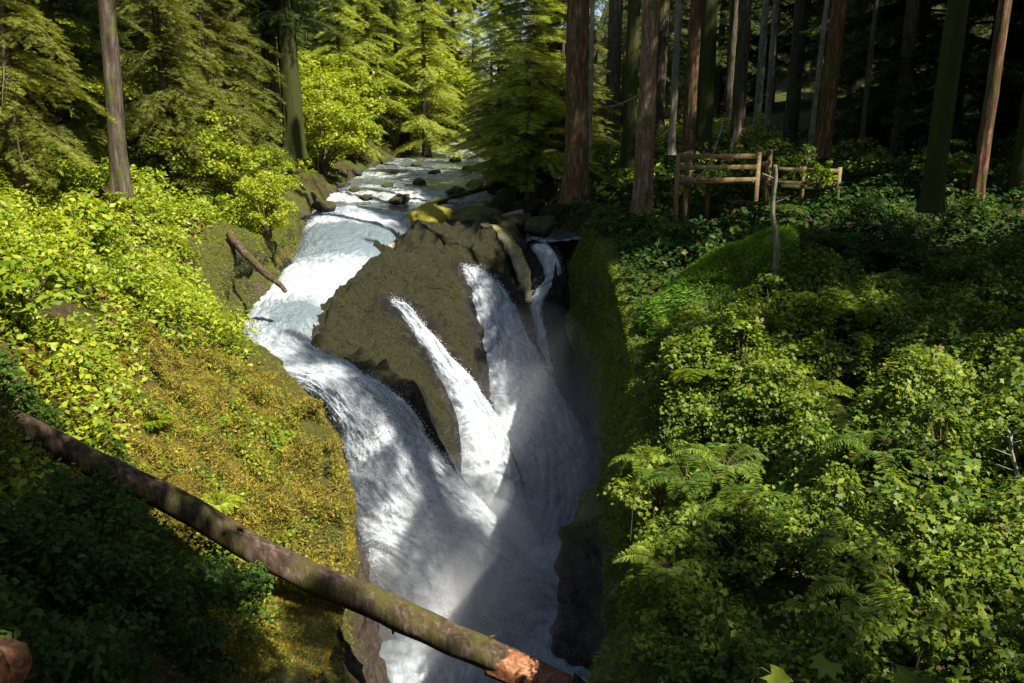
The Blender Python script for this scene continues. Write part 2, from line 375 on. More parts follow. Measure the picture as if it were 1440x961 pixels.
land_pts += [(-15, 5, -.3), (-20, 20, 1.0), (-25, 40, 3), (-14, 35, -1.6), (-11.5, 45, -3), (-13, 60, -2.5), (-20, 70, 1), (-30, 90, 5), (-6, 0, -4), (-3, 0, -6),
    (-12, -10, -1), (-40, 20, 6), (-9.4, 30, -4.7), (-9.8, 37, -4.0), (-10.4, 47, -3.7), (-10.4, 56, -3.4), (-8.4, 73, -3.0), (-6, 85, -2.6),
    (0, 58, -3.2), (-.6, 47, -3.4), (2, 40, -3.3), (3.4, 33, -3.5), (4, 28, -3.6), (4, 25, -3.9), (10, 25, -3.2), (20, 25, -2.2), (10, 35, -2.6),
    (6, 50, -1.9), (15, 60, -1), (30, 40, -1), (-1, 75, -2.6), (12, 90, 1), (3.4, 21, -4.6), (5, 18.5, -4.2), (3, 14, -5.0), (4, 10, -4.7), (2.6, 7, -5.3), (1.6, 5, -5.6),
    (6, 6, -4.2), (8, 12, -3.9), (12, 15, -3.2), (3, 0, -5.4), (20, 5, -2), (10, -8, -3), (7.6, 16, -3.9), (30, 0, -1), (40, 90, 6), (-40, 70, 8), (0, 110, 3)]
LAND = RBF(land_pts)
def land(x, y, fine=True):
    x = np.asarray(x, float); y = np.asarray(y, float)
    z = LAND(x, y)
    z = z + np.clip(y - 88, 0, None) * .30 + np.clip(np.abs(x + 2) - 32, 0, None) * .42 + np.clip(-y - 15, 0, None) * .3
    if fine: z = z + .22 * fbm(np.stack([x, y], -1) * .55, 4, 3) + .16 * fbm(np.stack([x, y], -1) * 2.0, 4, 9)
    return z
KL = np.array([(-14, -3.2), (0, -2.8), (5, -2.6), (9, -2.5), (12, -2.6), (14.5, -3.0), (16.5, -3.75), (18.5, -4.95), (20.5, -6.6), (22, -7.5), (23.5, -8.2), (25.4, -8.5), (28.3, -8.3), (32, -8.4), (37, -9.1), (47, -9.5), (56, -9.4), (73, -7.4), (88, -3.2), (110, 0)])
KR = np.array([(-14, 2.0), (0, 1.6), (5, 1.2), (7, 1.2), (10, 1.6), (14, 2.2), (18, 2.6), (22, 2.75), (27, 2.7), (29.5, 2.4), (33, 1.7), (37, 1.0), (42, .2), (47, -1.0), (56, -.7), (73, -3.8), (88, -.8), (110, 3)])
XL = lambda y: np.interp(y, KL[:, 0], KL[:, 1]); XR = lambda y: np.interp(y, KR[:, 0], KR[:, 1])
KW = np.array([(20, -6.9), (25.4, -6.3), (28.3, -5.8), (30, -5.5), (32.2, -5.2), (35.8, -4.95), (36.6, -4.72), (38, -4.66), (43, -4.62), (45.5, -4.3), (48, -4.15), (52, -4.12), (54, -3.95), (58, -3.85), (64, -3.7), (73, -3.4), (90, -3.0), (110, -2.4)])
WZ = lambda y: np.interp(y, KW[:, 0], KW[:, 1])

def ax(a, b, step, far_lo, far_hi, g=1.16):
    m = list(np.arange(a, b, step)); s = step; x = a; lo = []
    while x > far_lo: s *= g; x -= s; lo.append(x)
    s = step; x = m[-1]; hi = []
    while x < far_hi: s *= g; x += s; hi.append(x)
    return np.array(lo[::-1] + m + hi)
gx = ax(-13, 10, .16, -170, 170); gy = ax(3, 44, .17, -120, 230, 1.05)
GX, GY = np.meshgrid(gx, gy, indexing='ij')
L = land(GX, GY)
dout = np.maximum(XL(GY) - GX, GX - XR(GY))             # >0 on the banks
up = GY > 30.6
bed_up = WZ(GY) - .35 - .5 * sstep(0, 1.2, -dout)
Zup = np.where(dout > 0, np.minimum(L, WZ(GY) + .05 + dout * (.9 + .5 * noise(np.stack([GX, GY], -1) * .8, 4))), bed_up)
Zlo = np.where(dout > .45, L, -14.6 + 0 * L)
behind = GY < 2
Zg = np.where(up, Zup, Zlo)
och = sstep(4.0, 2.2, np.abs(GX + 4.9 + .12 * (GY - 15))) * sstep(9.5, 12, GY) * sstep(19.5, 17.5, GY - 1.3 * (GX + 5.5)) * (.55 + .6 * fbm(np.stack([GX, GY], -1) * .9, 3, 21) + .3)
och = np.maximum(np.clip(och, 0, 1), .6 * sstep(-10.5, -8.6, GX) * sstep(24, 26, GY) * sstep(36, 33, GY) * (GX < -8))
g = mk('ground', np.stack([GX, GY, Zg], -1).reshape(-1, 3), grid_faces(len(gx), len(gy)), M['ground'], smooth=True, attr={'ochre': och.ravel()})
tag(g, 'forest floor of dark soil and moss sloping to the river', kind='structure')

for p_ in (( -6.6, 10.2), (-5.6, 10.7), (-4.4, 11), (-3.1, 11.1)): print('LAND', p_, land(*p_))
# ------------------------------------------------------------------ canyon walls
def resample(P, n):
    P = np.asarray(P, float); d = np.r_[0, np.cumsum(np.linalg.norm(np.diff(P, axis=0), axis=1))]
    t = np.linspace(0, d[-1], n); 
    return np.stack([np.interp(t, d, P[:, k]) for k in range(P.shape[1])], 1)
def wall(name, path, zbot, side, mat_, seed, ns, ntt, ztop=None, amp=.5, batter=.12, extra=None):
    P = resample(path, ns); k = np.ones(9) / 9
    Ps = np.stack([np.convolve(np.pad(P[:, i], 4, 'edge'), k, 'valid') for i in (0, 1)], 1)
    T = norm(np.gradient(Ps, axis=0)); Nn = np.stack([T[:, 1], -T[:, 0]], 1) * side      # towards the slot
    t = np.linspace(0, 1, ntt); top = .16
    inl = np.where(t < top, (1 - t / top), 0) * 1.3
    down = np.where(t > top, (t - top) / (1 - top), 0)
    X = Ps[:, None, 0] - Nn[:, None, 0] * inl[None]; Y = Ps[:, None, 1] - Nn[:, None, 1] * inl[None]
    if ztop is None: zt = land(X, Y) + .06 - .12 * (inl / 1.3)[None]
    else: zt = ztop(X, Y)
    zr = zt[:, np.searchsorted(t, top)][:, None]
    Z = np.where(t[None] <= top, zt, zr + (zbot - zr) * down[None])
    rnd = sstep(0, .06, down) ; 
    Q = np.stack([X, Y, Z], -1)
    cr = fbm(Q * np.array([.45, .45, .3]), 5, seed) * amp * 1.7
    led = (fbm(np.stack([Z * 1.3 + .25 * X, Y * .15, X * 0], -1), 3, seed + 5)) * .35
    fine = (1 - np.abs(fbm(Q * 1.9, 4, seed + 8)) * 2) * .13 + fbm(Q * 5, 3, seed + 11) * .06
    dsp = (cr + led + fine) * (.15 + .85 * rnd)[None] + down[None] * (zr - zbot) * batter
    if extra is not None: dsp = dsp + extra(X, Y, Z)
    X = X + Nn[:, None, 0] * dsp; Y = Y + Nn[:, None, 1] * dsp
    V = np.stack([X, Y, Z], -1)
    F = grid_faces(ns, ntt)
    if side < 0: F = F[:, ::-1]
    return V, F
rp = [(XR(y), y) for y in np.arange(-12, 28, 1.0)] + [(2.55, 28.4), (2.3, 29.6), (1.8, 30.4), (1.0, 30.7), (0, 30.6), (-2.2, 30.4), (-4, 30.4)]
def rtop(X, Y):
    l = land(X, Y) + .06; wv = sstep(28.6, 30.0, Y) * sstep(2.9, 1.9, X)
    return l * (1 - wv) + wv * (WZ(Y) + .02)
def prow(X, Y, Z):      # the squared buttress low in the slot
    e = sstep(17.6, 18.1, Y) * sstep(20.9, 20.5, Y) * sstep(-9.1, -9.7, Z)
    return e * 1.05
VR, FR = wall('cliff', rp, -14.4, -1, None, 31, 330, 110, rtop, .42, .03, prow)
# normals: right wall faces -X
o = mk('cliff', VR.reshape(-1, 3), FR, M['cliff'], smooth=True, attr={'moss': np.clip(sstep(-8.3, -11.0, VR[..., 2]) , 0, 1).ravel()})
tag(o, 'dark wet rock wall on the right side of the slot canyon', kind='structure')
lp = [(XL(y), y) for y in np.arange(-12, 40, .8)]
VL, FL = wall('bank_cliff', lp, -14.4, 1, None, 57, 360, 100, None, .34, .07)
o = mk('bank_cliff', VL.reshape(-1, 3), FL, M['bankrock'], smooth=True, attr={'moss': np.clip(sstep(-7.6, -9.4, VL[..., 2]), 0, 1).ravel()})
tag(o, 'brown rock wall under the mossy left bank', kind='structure')

# ------------------------------------------------------------------ falls: sheets between two edge lines
def cat(P, n):
    P = np.asarray(P, float); m = len(P); t = np.linspace(0, m - 1 - 1e-6, n); i = t.astype(int); f = (t - i)[:, None]
    g_ = lambda k: P[np.clip(k, 0, m - 1)]
    p0, p1, p2, p3 = g_(i - 1), g_(i), g_(i + 1), g_(i + 2)
    return .5 * (2 * p1 + (p2 - p0) * f + (2 * p0 - 5 * p1 + 4 * p2 - p3) * f ** 2 + (3 * p1 - p0 - 3 * p2 + p3) * f ** 3)
def conv(l, byY=False): return np.array([PY(*q) if byY else PZ(*q) for q in l])
SHEETS = {
 'main': (conv([(425, 296, -4.55), (408, 345, -5.2), (380, 390, -5.75), (330, 440, -6.3), (325, 482, -6.55), (350, 522, -6.75), (425, 548, -7.05)]+[tuple((a, b, PY(a, b, c)[2])) for a, b, c in [(468, 608, 20.3), (480, 695, 19.5), (512, 790, 18.9), (548, 905, 18.5), (560, 945, 18.2)]]),
          conv([(585, 300, -4.6), (560, 342, -5.1), (512, 385, -5.7), (470, 422, -6.05), (446, 480, -6.5), (505, 508, -6.75), (565, 552, -7.2)]+[tuple((a, b, PY(a, b, c)[2])) for a, b, c in [(614, 608, 20.9), (668, 680, 20.6), (742, 770, 20.2), (812, 850, 19.8), (830, 905, 19.3)]])),
 'narrow': (conv([(545, 416, 25.4), (566, 446, 24.9), (596, 492, 24.3), (624, 545, 23.7), (647, 600, 23.1), (650, 660, 22.4), (646, 730, 21.9), (660, 800, 21.5)], True),
            conv([(562, 414, 25.6), (592, 443, 25.2), (634, 490, 24.8), (682, 545, 24.6), (722, 615, 24.2), (748, 690, 23.7), (775, 760, 23.2), (790, 820, 22.9)], True)),
 'middle': (conv([(642, 366, 28.3), (656, 400, 27.6), (670, 450, 26.8), (682, 505, 26.1), (682, 560, 25.4), (696, 640, 24.6), (700, 780, 23.4)], True),
            conv([(700, 388, 28.4), (728, 425, 28.2), (752, 470, 28.0), (780, 530, 27.7), (820, 590, 27.4), (845, 670, 26.7), (850, 780, 24.6)], True)),
 'slim': (conv([(738, 336, 30.6), (756, 362, 29.8), (764, 392, 29.4), (742, 415, 29.1), (747, 440, 28.9), (754, 475, 28.6), (752, 530, 28.2)], True),
          conv([(768, 334, 30.6), (788, 360, 29.9), (792, 385, 29.5), (772, 415, 29.2), (763, 440, 29.0), (771, 475, 28.7), (785, 535, 28.3)], True)),
}
FALLPTS = []
def sheet(name, L_, R_, nt_, ns_, amp, seed, edge=.35, foam0=.6, foamfn=None, bulge=.25, mat_='falls', label='', name_top=True):
    A = cat(L_, nt_); B = cat(R_, nt_); s = np.linspace(0, 1, ns_)
    V = A[:, None] * (1 - s)[None, :, None] + B[:, None] * s[None, :, None]
    dt = np.gradient(V, axis=0); dsd = np.gradient(V, axis=1); Nn = norm(np.cross(dsd, dt)); Nn = np.where(Nn[..., 2:3] < 0, -Nn, Nn)
    Nn = norm(Nn + np.array([0, -.25, .35]))
    ln = np.r_[0, np.cumsum(np.linalg.norm(np.diff((A + B) / 2, axis=0), axis=1))]
    wd = np.linalg.norm(B - A, axis=1)
    uvx = s[None] * wd.mean() * np.ones((nt_, 1)); uvy = ln[:, None] * np.ones((1, ns_))
    wq = np.stack([uvx * .9, uvy * .7, uvx * 0 + 1], -1); wx = uvx + .35 * noise(wq, seed + 20); wy = uvy + .5 * noise(wq, seed + 21); q = np.stack([wx * 1.3, wy * .55, np.zeros_like(uvx)], -1)
    drop = np.clip(-np.gradient((A + B)[:, 2] / 2) / np.maximum(np.gradient(ln), 1e-6), 0, 1)
    k = np.ones(15) / 15; drop = np.convolve(np.pad(drop, 7, 'edge'), k, 'valid')
    turb = (.5 + .75 * drop)[:, None]
    q2 = np.stack([wx * 3.2, wy * 1.5, uvx * 0 + 3], -1)
    q3 = np.stack([wx * 9, wy * 5, uvx * 0 + 7], -1)
    h = amp * turb * (1.0 * fbm(q, 4, seed) + .75 * fbm(q2, 3, seed + 3) + .45 * fbm(q3, 2, seed + 6))
    h = h + bulge * (4 * s * (1 - s))[None] * np.minimum(wd, 2)[:, None] * .5 - edge * (np.abs(2 * s - 1) ** 6)[None]
    tt_ = np.linspace(0, 1, nt_)
    if name_top: h = h - (.22 * (1 - sstep(0, .10, tt_)))[:, None]
    jit = .34 * fbm(np.stack([ln * 1.6, ln * 0 + seed], 1), 3, seed + 30)[:, None] * (wd[:, None] < 4); h = h - .5 * np.clip(np.abs(2 * s - 1)[None] - .72 + jit, 0, 1)
    V0 = V.copy(); V = V + Nn * h[..., None]
    foam = foam0 + .25 * (drop[:, None] - .3) + .18 * fbm(q * .6, 3, seed + 9)
    if foamfn is not None: foam = foamfn(foam, V0, uvx, uvy)
    o = mk(name, V.reshape(-1, 3), grid_faces(nt_, ns_), M[mat_], smooth=True, uv=np.stack([uvx + seed, uvy], -1).reshape(-1, 2), attr={'foam': foam.ravel()})
    tag(o, label, kind='structure')
    step = max(1, nt_ // 40)
    for i in range(0, nt_, step):
        for j in (0, ns_ // 4, ns_ // 2, 3 * ns_ // 4, ns_ - 1):
            FALLPTS.append(tuple(V0[i, j] - np.array([0, -.15 if 0 < j < ns_ - 1 else 0, ((.34 if name == 'waterfall' and not name_top else .2) + .35 * min(1, max(0, (-7.0 - V0[i, j][2]) / 1.5))) if 0 < j < ns_ - 1 else .14 + .6 * min(1, max(0, (-8.3 - V0[i, j][2]) / 1.2))])))
    return V, drop
def ffmain(f, V, ux, uy):
    y = V[..., 1]; z = V[..., 2]
    pool = sstep(36, 34.8, y) * sstep(30.6, 31.8, y)
    white = sstep(37.6, 37.0, y) * sstep(35.6, 36.3, y) + sstep(30.6, 29.6, y) * sstep(26.6, 27.6, y)
    eddy = sstep(26.8, 26.2, y) * sstep(23.8, 24.8, y) * sstep(1.0, 2.2, ux)
    return f - .46 * pool + .26 * white - .26 * eddy
VM, DM = sheet('waterfall', *SHEETS['main'], 620, 150, .12, 3, foamfn=ffmain, name_top=False, label='broad white water chute sweeping past the left bank into the slot')
VN, DN = sheet('waterfall', *SHEETS['narrow'], 300, 60, .11, 17, foam0=.62, bulge=.2, label='narrow white fall running down the groove of the mossy rock')
VD, DD = sheet('waterfall', *SHEETS['middle'], 340, 90, .12, 29, foam0=.55, label='wide shaded fall behind the mossy rock at the head of the slot')
VS, DS = sheet('waterfall', *SHEETS['slim'], 240, 30, .14, 41, foam0=.66, bulge=.15, label='slim stepped fall at the right end of the ledge')

# churning pool in the slot
px = np.arange(-4.4, 3.2, .07); py = np.arange(-12, 27.6, .08); PX, PYY = np.meshgrid(px, py, indexing='ij'); q = np.stack([PX, PYY], -1)
near = sstep(14, 23, PYY); heap = np.exp(-((PX - .2) ** 2 / 2.2 + (PYY - 21.2) ** 2 / 1.6))
pz = -13.2 + (.12 + .32 * near) * fbm(q * .9, 5, 77) + .10 * (1 - 2 * np.abs(noise(q * 2.6, 5))) + .25 * near + heap * (.7 + .35 * fbm(q * 2, 3, 6))
o = mk('river', np.stack([PX, PYY, pz], -1).reshape(-1, 3), grid_faces(len(px), len(py)), M['churn'], smooth=True, uv=q.reshape(-1, 2), attr={'foam': (.42 + .22 * near + .2 * fbm(q * .5, 3, 8)).ravel()})
tag(o, 'churned pale water at the bottom of the slot', kind='structure')
# upstream river
ux_ = np.arange(-11, 4.2, .11); uy_ = np.concatenate([np.arange(30.2, 60, .11), np.arange(60, 110, .3)]); UX, UY = np.meshgrid(ux_, uy_, indexing='ij'); q = np.stack([UX, UY], -1)
dz = np.abs(np.gradient(WZ(UY), axis=1) / np.gradient(UY, axis=1)); rap = sstep(.03, .12, dz)
rap = np.maximum(rap, sstep(44, 46, UY) * (.35 + .3 * fbm(q * .35, 3, 66)))
uz = WZ(UY) + (.03 + .10 * rap) * fbm(q * 1.3, 4, 12) + .05 * rap * (1 - 2 * np.abs(noise(q * 3.5, 15))) - .02
# where the chute sheet takes over, sink the plain surface
chute = (UX < -4.2) & (UY < 36.8)
uz = np.where(chute, uz - .5 * sstep(-3.9, -4.5, UX), uz)
shelf = sstep(-5.0, -3.8, UX) * sstep(36.5, 34.5, UY)
uz = uz - .7 * ((UY < 33.8) & (UX < .45) & (UX > -5.2)); uz = uz + shelf * (-4.62 - WZ(UY))
foam = .37 - .25 * shelf + .38 * rap + .12 * fbm(q * .4, 3, 71) + .22 * sstep(.5, 0, np.abs(UY - 36.8)) * (UX < -4.4) - .10 * sstep(44, 42, UY) * sstep(37.2, 38, UY)
o = mk('river', np.stack([UX, UY, uz], -1).reshape(-1, 3), grid_faces(len(ux_), len(uy_)), M['river'], smooth=True, uv=q.reshape(-1, 2), attr={'foam': foam.ravel()})
tag(o, 'shallow grey green river above the falls', kind='structure')

# ------------------------------------------------------------------ bedrock between the falls
rk = [PY(*q) for q in [(600, 326, 30.2), (560, 350, 29), (540, 362, 28.2), (505, 395, 26.8), (470, 425, 25.6), (452, 455, 25.0), (560, 400, 27.0),
    (500, 450, 25.2), (540, 440, 25.4), (520, 490, 24.2), (560, 500, 24.2), (570, 540, 23.4), (600, 540, 23.6), (610, 570, 23.1), (636, 612, 22.9), (625, 590, 22.9),
    (620, 350, 29.6), (600, 400, 27.3), (590, 425, 26.2), (625, 430, 26.3), (650, 420, 27.0), (640, 470, 25.6), (664, 480, 26.1), (668, 510, 25.5), (640, 390, 27.9), 
    (660, 335, 30.4), (640, 318, 31.2), (690, 318, 31.2), (716, 345, 30.6), (738, 385, 29.9), (742, 410, 29.4), (700, 360, 29.8), (722, 395, 29.3), (735, 340, 31.2), (600, 312, 31.4), (560, 318, 32), (530, 330, 32.2)]]
rk = [tuple(p) for p in rk]
low = [(-9, 21.5, -7.6), (-3, 20.3, -14), (-1, 20.6, -14.2), (.5, 21.3, -14.4), (-6, 18, -14), (2.2, 23, -14.4), (3, 26, -13.5), (1.6, 29.2, -9), (2.2, 28, -12), (3, 30, -9), (-4.6, 18.5, -13), (-9.6, 26, -6.8), (-9.6, 33, -5.8), (-4, 34, -5.6), (2, 33, -5.4)]
_all = []
for p_ in FALLPTS + rk + low:
    if all((p_[0] - q_[0]) ** 2 + (p_[1] - q_[1]) ** 2 > .14 ** 2 for q_ in _all): _all.append(p_)
BR = RBF(_all, .06)
bx = np.arange(-9.4, 3.0, .065); by = np.arange(18.2, 34.0, .07); BX, BY = np.meshgrid(bx, by, indexing='ij')
bz = BR(BX, BY); q = np.stack([BX, BY], -1); q3 = np.stack([BX, BY, bz], -1)
inrock = np.ones_like(bz)
fp_ = np.array(FALLPTS)
dmin = np.full(bz.shape, 9.0)
for k_ in range(0, len(fp_), 2): dmin = np.minimum(dmin, np.hypot(BX - fp_[k_, 0], BY - fp_[k_, 1]))
dry = sstep(.12, .7, dmin)
led_ = bz * 1.5 + .5 * fbm(q * .6, 3, 95); bz = bz + dry * .22 * (sstep(.25, .75, led_ - np.floor(led_)) - (led_ - np.floor(led_)))
bz = bz + (.16 + .40 * dry) * fbm(q3 * 1.1, 5, 90) + (.03 + .26 * dry) * (.5 - 2 * np.abs(fbm(q3 * np.array([1.9, 1.3, 1.3]), 4, 91))) + .07 * fbm(q3 * 6, 4, 92)
bz = np.where(BY > 31.2, bz - (BY - 31.2) * .5 * sstep(-1.5, -3, BX), bz)
bz = np.maximum(bz, -14.5)
o = mk('rock_outcrop', np.stack([BX, BY, bz], -1).reshape(-1, 3), grid_faces(len(bx), len(by)), M['rock'], smooth=True, attr={'moss': np.clip(sstep(-8.8, -10.5, bz) + sstep(.42 + .25 * fbm(q * 1.5, 3, 97), .12, dmin), 0, 1).ravel()})
tag(o, 'huge rounded olive brown mossy rock dividing the falls', 'rock')

VB = np.stack([BX, BY, bz], -1)
# ------------------------------------------------------------------ boulders
import bmesh
def ico(sub=3):
    bm = bmesh.new(); bmesh.ops.create_icosphere(bm, subdivisions=sub, radius=1)
    V = np.array([v.co[:] for v in bm.verts]); F = np.array([[v.index for v in f.verts] for f in bm.faces]); bm.free(); return V, F
IV, IF = ico(4)
def boulder_mesh(name, seed, mat_, sq=.65, rough=.45):
    V = IV * (1 + rough * fbm(IV * 1.1 + seed * 7, 3, seed))[:, None]
    V = V * (1 + .10 * (1 - 2 * np.abs(fbm(IV * 2.6 + seed, 3, seed + 2))))[:, None] + .02 * noise(IV * 9, seed)[:, None]
    V[:, 2] *= sq; o = mk(name, V, IF, mat_, smooth=True); return o
def put(o, loc, s, rz=None, rg=random):
    o.location = tuple(loc); o.scale = s if isinstance(s, tuple) else (s, s, s); o.rotation_euler = (rg.uniform(-.2, .2), rg.uniform(-.2, .2), rg.uniform(0, 6.28) if rz is None else rz)
protos = [boulder_mesh('boulder', k, M['boulder']) for k in range(4)]
used = set()
def boulder(u, v, z, px_w, label, group=None, m=None, stretch=1.0):
    k = random.randrange(4)
    if m is not None: o = boulder_mesh('boulder', 40 + len(used) + random.randrange(90), m, .6, .4)
    elif k not in used: o = protos[k]; used.add(k)
    else: o = protos[k].copy(); C.objects.link(o)
    p = PZ(u, v, z); s = px_w / 1200 * np.linalg.norm(p) * .5
    put(o, p, (s * stretch, s, s * random.uniform(.8, 1.1)), random.uniform(-.4, .4)); tag(o, label, 'rock', group); return o
boulder(605, 308, -4.25, 56, 'yellow moss covered boulder above the big mossy rock', m=M['boulder_moss'])
boulder(655, 310, -4.3, 62, 'flat brown rock beside the yellow mossy boulder', m=M['boulder'], stretch=1.5)
boulder(414, 302, -4.5, 40, 'pale dry boulder at the left edge of the white ledge', m=M['boulder'])
boulder(385, 318, -4.6, 44, 'small brown boulder tucked against the left bank above the chute', m=M['boulder'])
gl = 'dark wet boulder breaking the rapids upstream'
for (u, v, w_) in [(515, 278, 16), (562, 281, 26), (618, 284, 24), (498, 268, 14), (545, 262, 14), (590, 258, 18), (640, 270, 22), (668, 262, 24), (700, 268, 34), (480, 262, 16), (470, 250, 26), (610, 243, 14), (660, 240, 20), (555, 243, 12), (585, 232, 12), (640, 226, 14), (690, 246, 22)]:
    d = ray(u, v); z = -4.2
    for _ in range(12): z = float(WZ(d[1] * (z / d[2])))
    boulder(u, v, z + .02, w_, gl, 'boulders in the upstream rapids')
gl = 'rounded brown boulder piled on the gravelly river edge'
for (u, v, w_) in [(455, 268, 34), (430, 280, 30), (440, 256, 26), (475, 245, 26), (500, 240, 22), (520, 232, 18), (545, 226, 16), (455, 290, 26), (720, 278, 44), (745, 296, 50), (700, 292, 40), (728, 312, 36), (760, 318, 40), (715, 258, 30), (740, 268, 34), (660, 224, 16), (615, 220, 12), (780, 300, 40), (690, 300, 30), (770, 282, 40)]:
    boulder(u, v, -4.25 if v > 250 else -3.75, w_, gl, 'boulders along the river edges')
for o_ in protos:
    if 'label' not in o_: bpy.data.objects.remove(o_)
# rib of rock at the right end of the ledge, sunlight painted into its colour
A = cat([PY(672, 316, 31.0), PY(700, 326, 30.7), PY(722, 352, 30.2), PY(738, 385, 29.6), PY(742, 415, 29.2), PY(742, 440, 29.0)], 40)
V, F, T = tube(A, np.r_[np.linspace(.10, .25, 12), np.full(16, .25), np.linspace(.25, .10, 12)] , 20, True, .7, 5)
V = V + .10 * fbm(V * 4, 4, 6)[:, None]
M['sunlit_rib_rock'] = rock_mat('sun_paled_rib_rock', (.20, .17, .11), (.45, .40, .26), (.62, .57, .42), (.34, .32, .09), .12, .5)
o = mk('rock', V, [F, T], M['sunlit_rib_rock'], smooth=True); tag(o, 'rib of rock coloured pale for sunlight curving down beside the slim fall', 'rock')

# ------------------------------------------------------------------ logs
def log(name, pts, r, label, m='log', cutend=True, stubs=(), seg=26, rough=.14, seed=1, nper=80):
    P = cat(pts, nper); P = P + .04 * fbm(np.stack([np.linspace(0, 6, nper), np.zeros(nper)], 1), 3, seed)[:, None]
    root = empty(name, P[0]); off = P[0]
    a = Acc(); rr = np.interp(np.linspace(0, 1, nper), np.linspace(0, 1, len(r)), r)
    add_tube(a, P - off, rr, seg, 0, False, rough, seed)
    a.build('trunk', [M[m]], root, True)
    for sgn, i in ((0, 0), (1, -1)):
        c = P[i] - off; d = norm(P[1] - P[0]) * -1 if i == 0 else norm(P[-1] - P[-2])
        V, F, T = tube(np.array([c - d * .12, c + d * .012, c + d * .02]), [rr[i] * .9, rr[i] * .93, rr[i] * .4], seg, True)
        mk('cut_end', V, [F, T], M['cut'], root)
    for (t, ang, ln, sr) in stubs:
        i = int(t * (nper - 1)); tt = norm(P[min(i + 1, nper - 1)] - P[i - 1]); x = norm(np.cross(tt, [0, 0, 1])); y = np.cross(x, tt)
        d = x * math.cos(ang) + y * math.sin(ang) + tt * .3
        b = Acc(); add_tube(b, np.array([P[i] - off + d * rr[i] * .7, P[i] - off + d * (rr[i] + ln * .5), P[i] - off + d * (rr[i] + ln) + np.array([0, 0, -.05])]), [sr, sr * .8, sr * .4], 8); b.build('branch_stub', [M[m]], root, True)
    return tag(root, label, 'log')
log('fallen_log', [PY(-30, 566, 10.2), PY(110, 640, 10.7), PY(250, 710, 11.0), PY(400, 788, 11.1), PY(560, 868, 10.9), PY(700, 930, 10.7), PY(800, 975, 10.4)], [.16, .175, .195, .21, .22, .22, .21],
    'long fallen brown log slanting across the foot of the falls', stubs=((.42, 1.2, .12, .04), (.66, -1.8, .14, .035), (.8, 1.9, .10, .03), (.3, 2.4, .2, .03)), seed=4)
log('fallen_log', [PY(795, 972, 10.42), PY(900, 1018, 10.2), PY(1080, 1090, 9.8)], [.215, .21, .2], 'dark end of the crossing log past the orange break', 'bark_moss', seed=9, nper=30)
log('fallen_log', [PY(322, 330, 25.5), PY(348, 358, 25.0), PY(375, 385, 24.6), PY(402, 409, 24.2)], [.13, .12, .10, .07], 'thin dark stick of driftwood poking into the upper chute', seed=5, seg=12, nper=30)
log('fallen_log', [PY(545, 350, 31.5), PY(600, 322, 33), PY(655, 318, 33.5), PY(735, 300, 34)], [.14, .15, .16, .15], 'pale driftwood log lying across the ledge behind the mossy rock', 'bark_pale', seed=6, seg=12, nper=30)
log('fallen_log', [PY(600, 285, 42), PY(690, 262, 43), PY(730, 228, 44), PY(790, 205, 46)], [.10, .13, .14, .12], 'dark leaning dead trunk over the right rapids', 'bark_moss', seed=7, seg=12, nper=30)
log('fallen_log', [PY(-90, 985, 4.6), PY(10, 935, 5.0)], [.19, .18], 'sawn orange brown log end in the dark lower left undergrowth', 'cut', seed=8, seg=24, nper=20)
log('fallen_log', [PY(1100, 262, 28), PY(1200, 268, 27), PY(1330, 268, 26)], [.12, .13, .12], 'mossy log lying level behind the railing in shade', 'bark_moss', seed=10, seg=12, nper=30)
# splintered orange break on the big log
cpt = PY(738, 946, 10.6); 
V, F, T = tube(cat([PY(690, 926, 10.76), PY(738, 947, 10.57), PY(797, 973, 10.43)], 24), np.r_[.20, np.full(22, .225), .18], 22, True, .16, 12)
o = mk('bark_break', V - cpt, [F, T], M['cut'], smooth=True); o.location = tuple(cpt)
par = [ob for ob in bpy.data.objects if ob.name == 'fallen_log'][0]
o.parent = par; o.location = tuple(cpt - np.array(par.location))

# ------------------------------------------------------------------ viewing platform
pb = PY(1010, 262, 26.0)
pl = empty('viewing_platform', (pb[0], pb[1], pb[2]))
c0 = np.array(pl.location)
def w2l(p): return np.array(p) - c0
FL_, FRt = PY(952, 258, 25.6), PY(1064, 262, 26.4)      # front corners at deck level
BL_ = PY(968, 256, 27.2) ; BL_ = FL_ + np.array([.75, 1.9, 0]); BR_ = FRt + np.array([.9, 1.9, 0])
zd = FL_[2]; dt_ = .86
for P_, zb in ((FL_, -1.6), (FL_ + (.34, .35, 0), -1.6), (FRt, -1.7), (BR_, -1.4), (BL_ , -1.5), ((FL_ + FRt) / 2 + (0, 1.2, 0), -1.3)):
    p = np.array(P_); top = dt_ if not np.allclose(p[:2], ((FL_ + FRt) / 2 + (0, 1.2, 0))[:2]) else -.1
    plank('post', w2l((p[0], p[1], zd + zb)), w2l((p[0], p[1], zd + top)), .13, .13, M['rail'], pl)
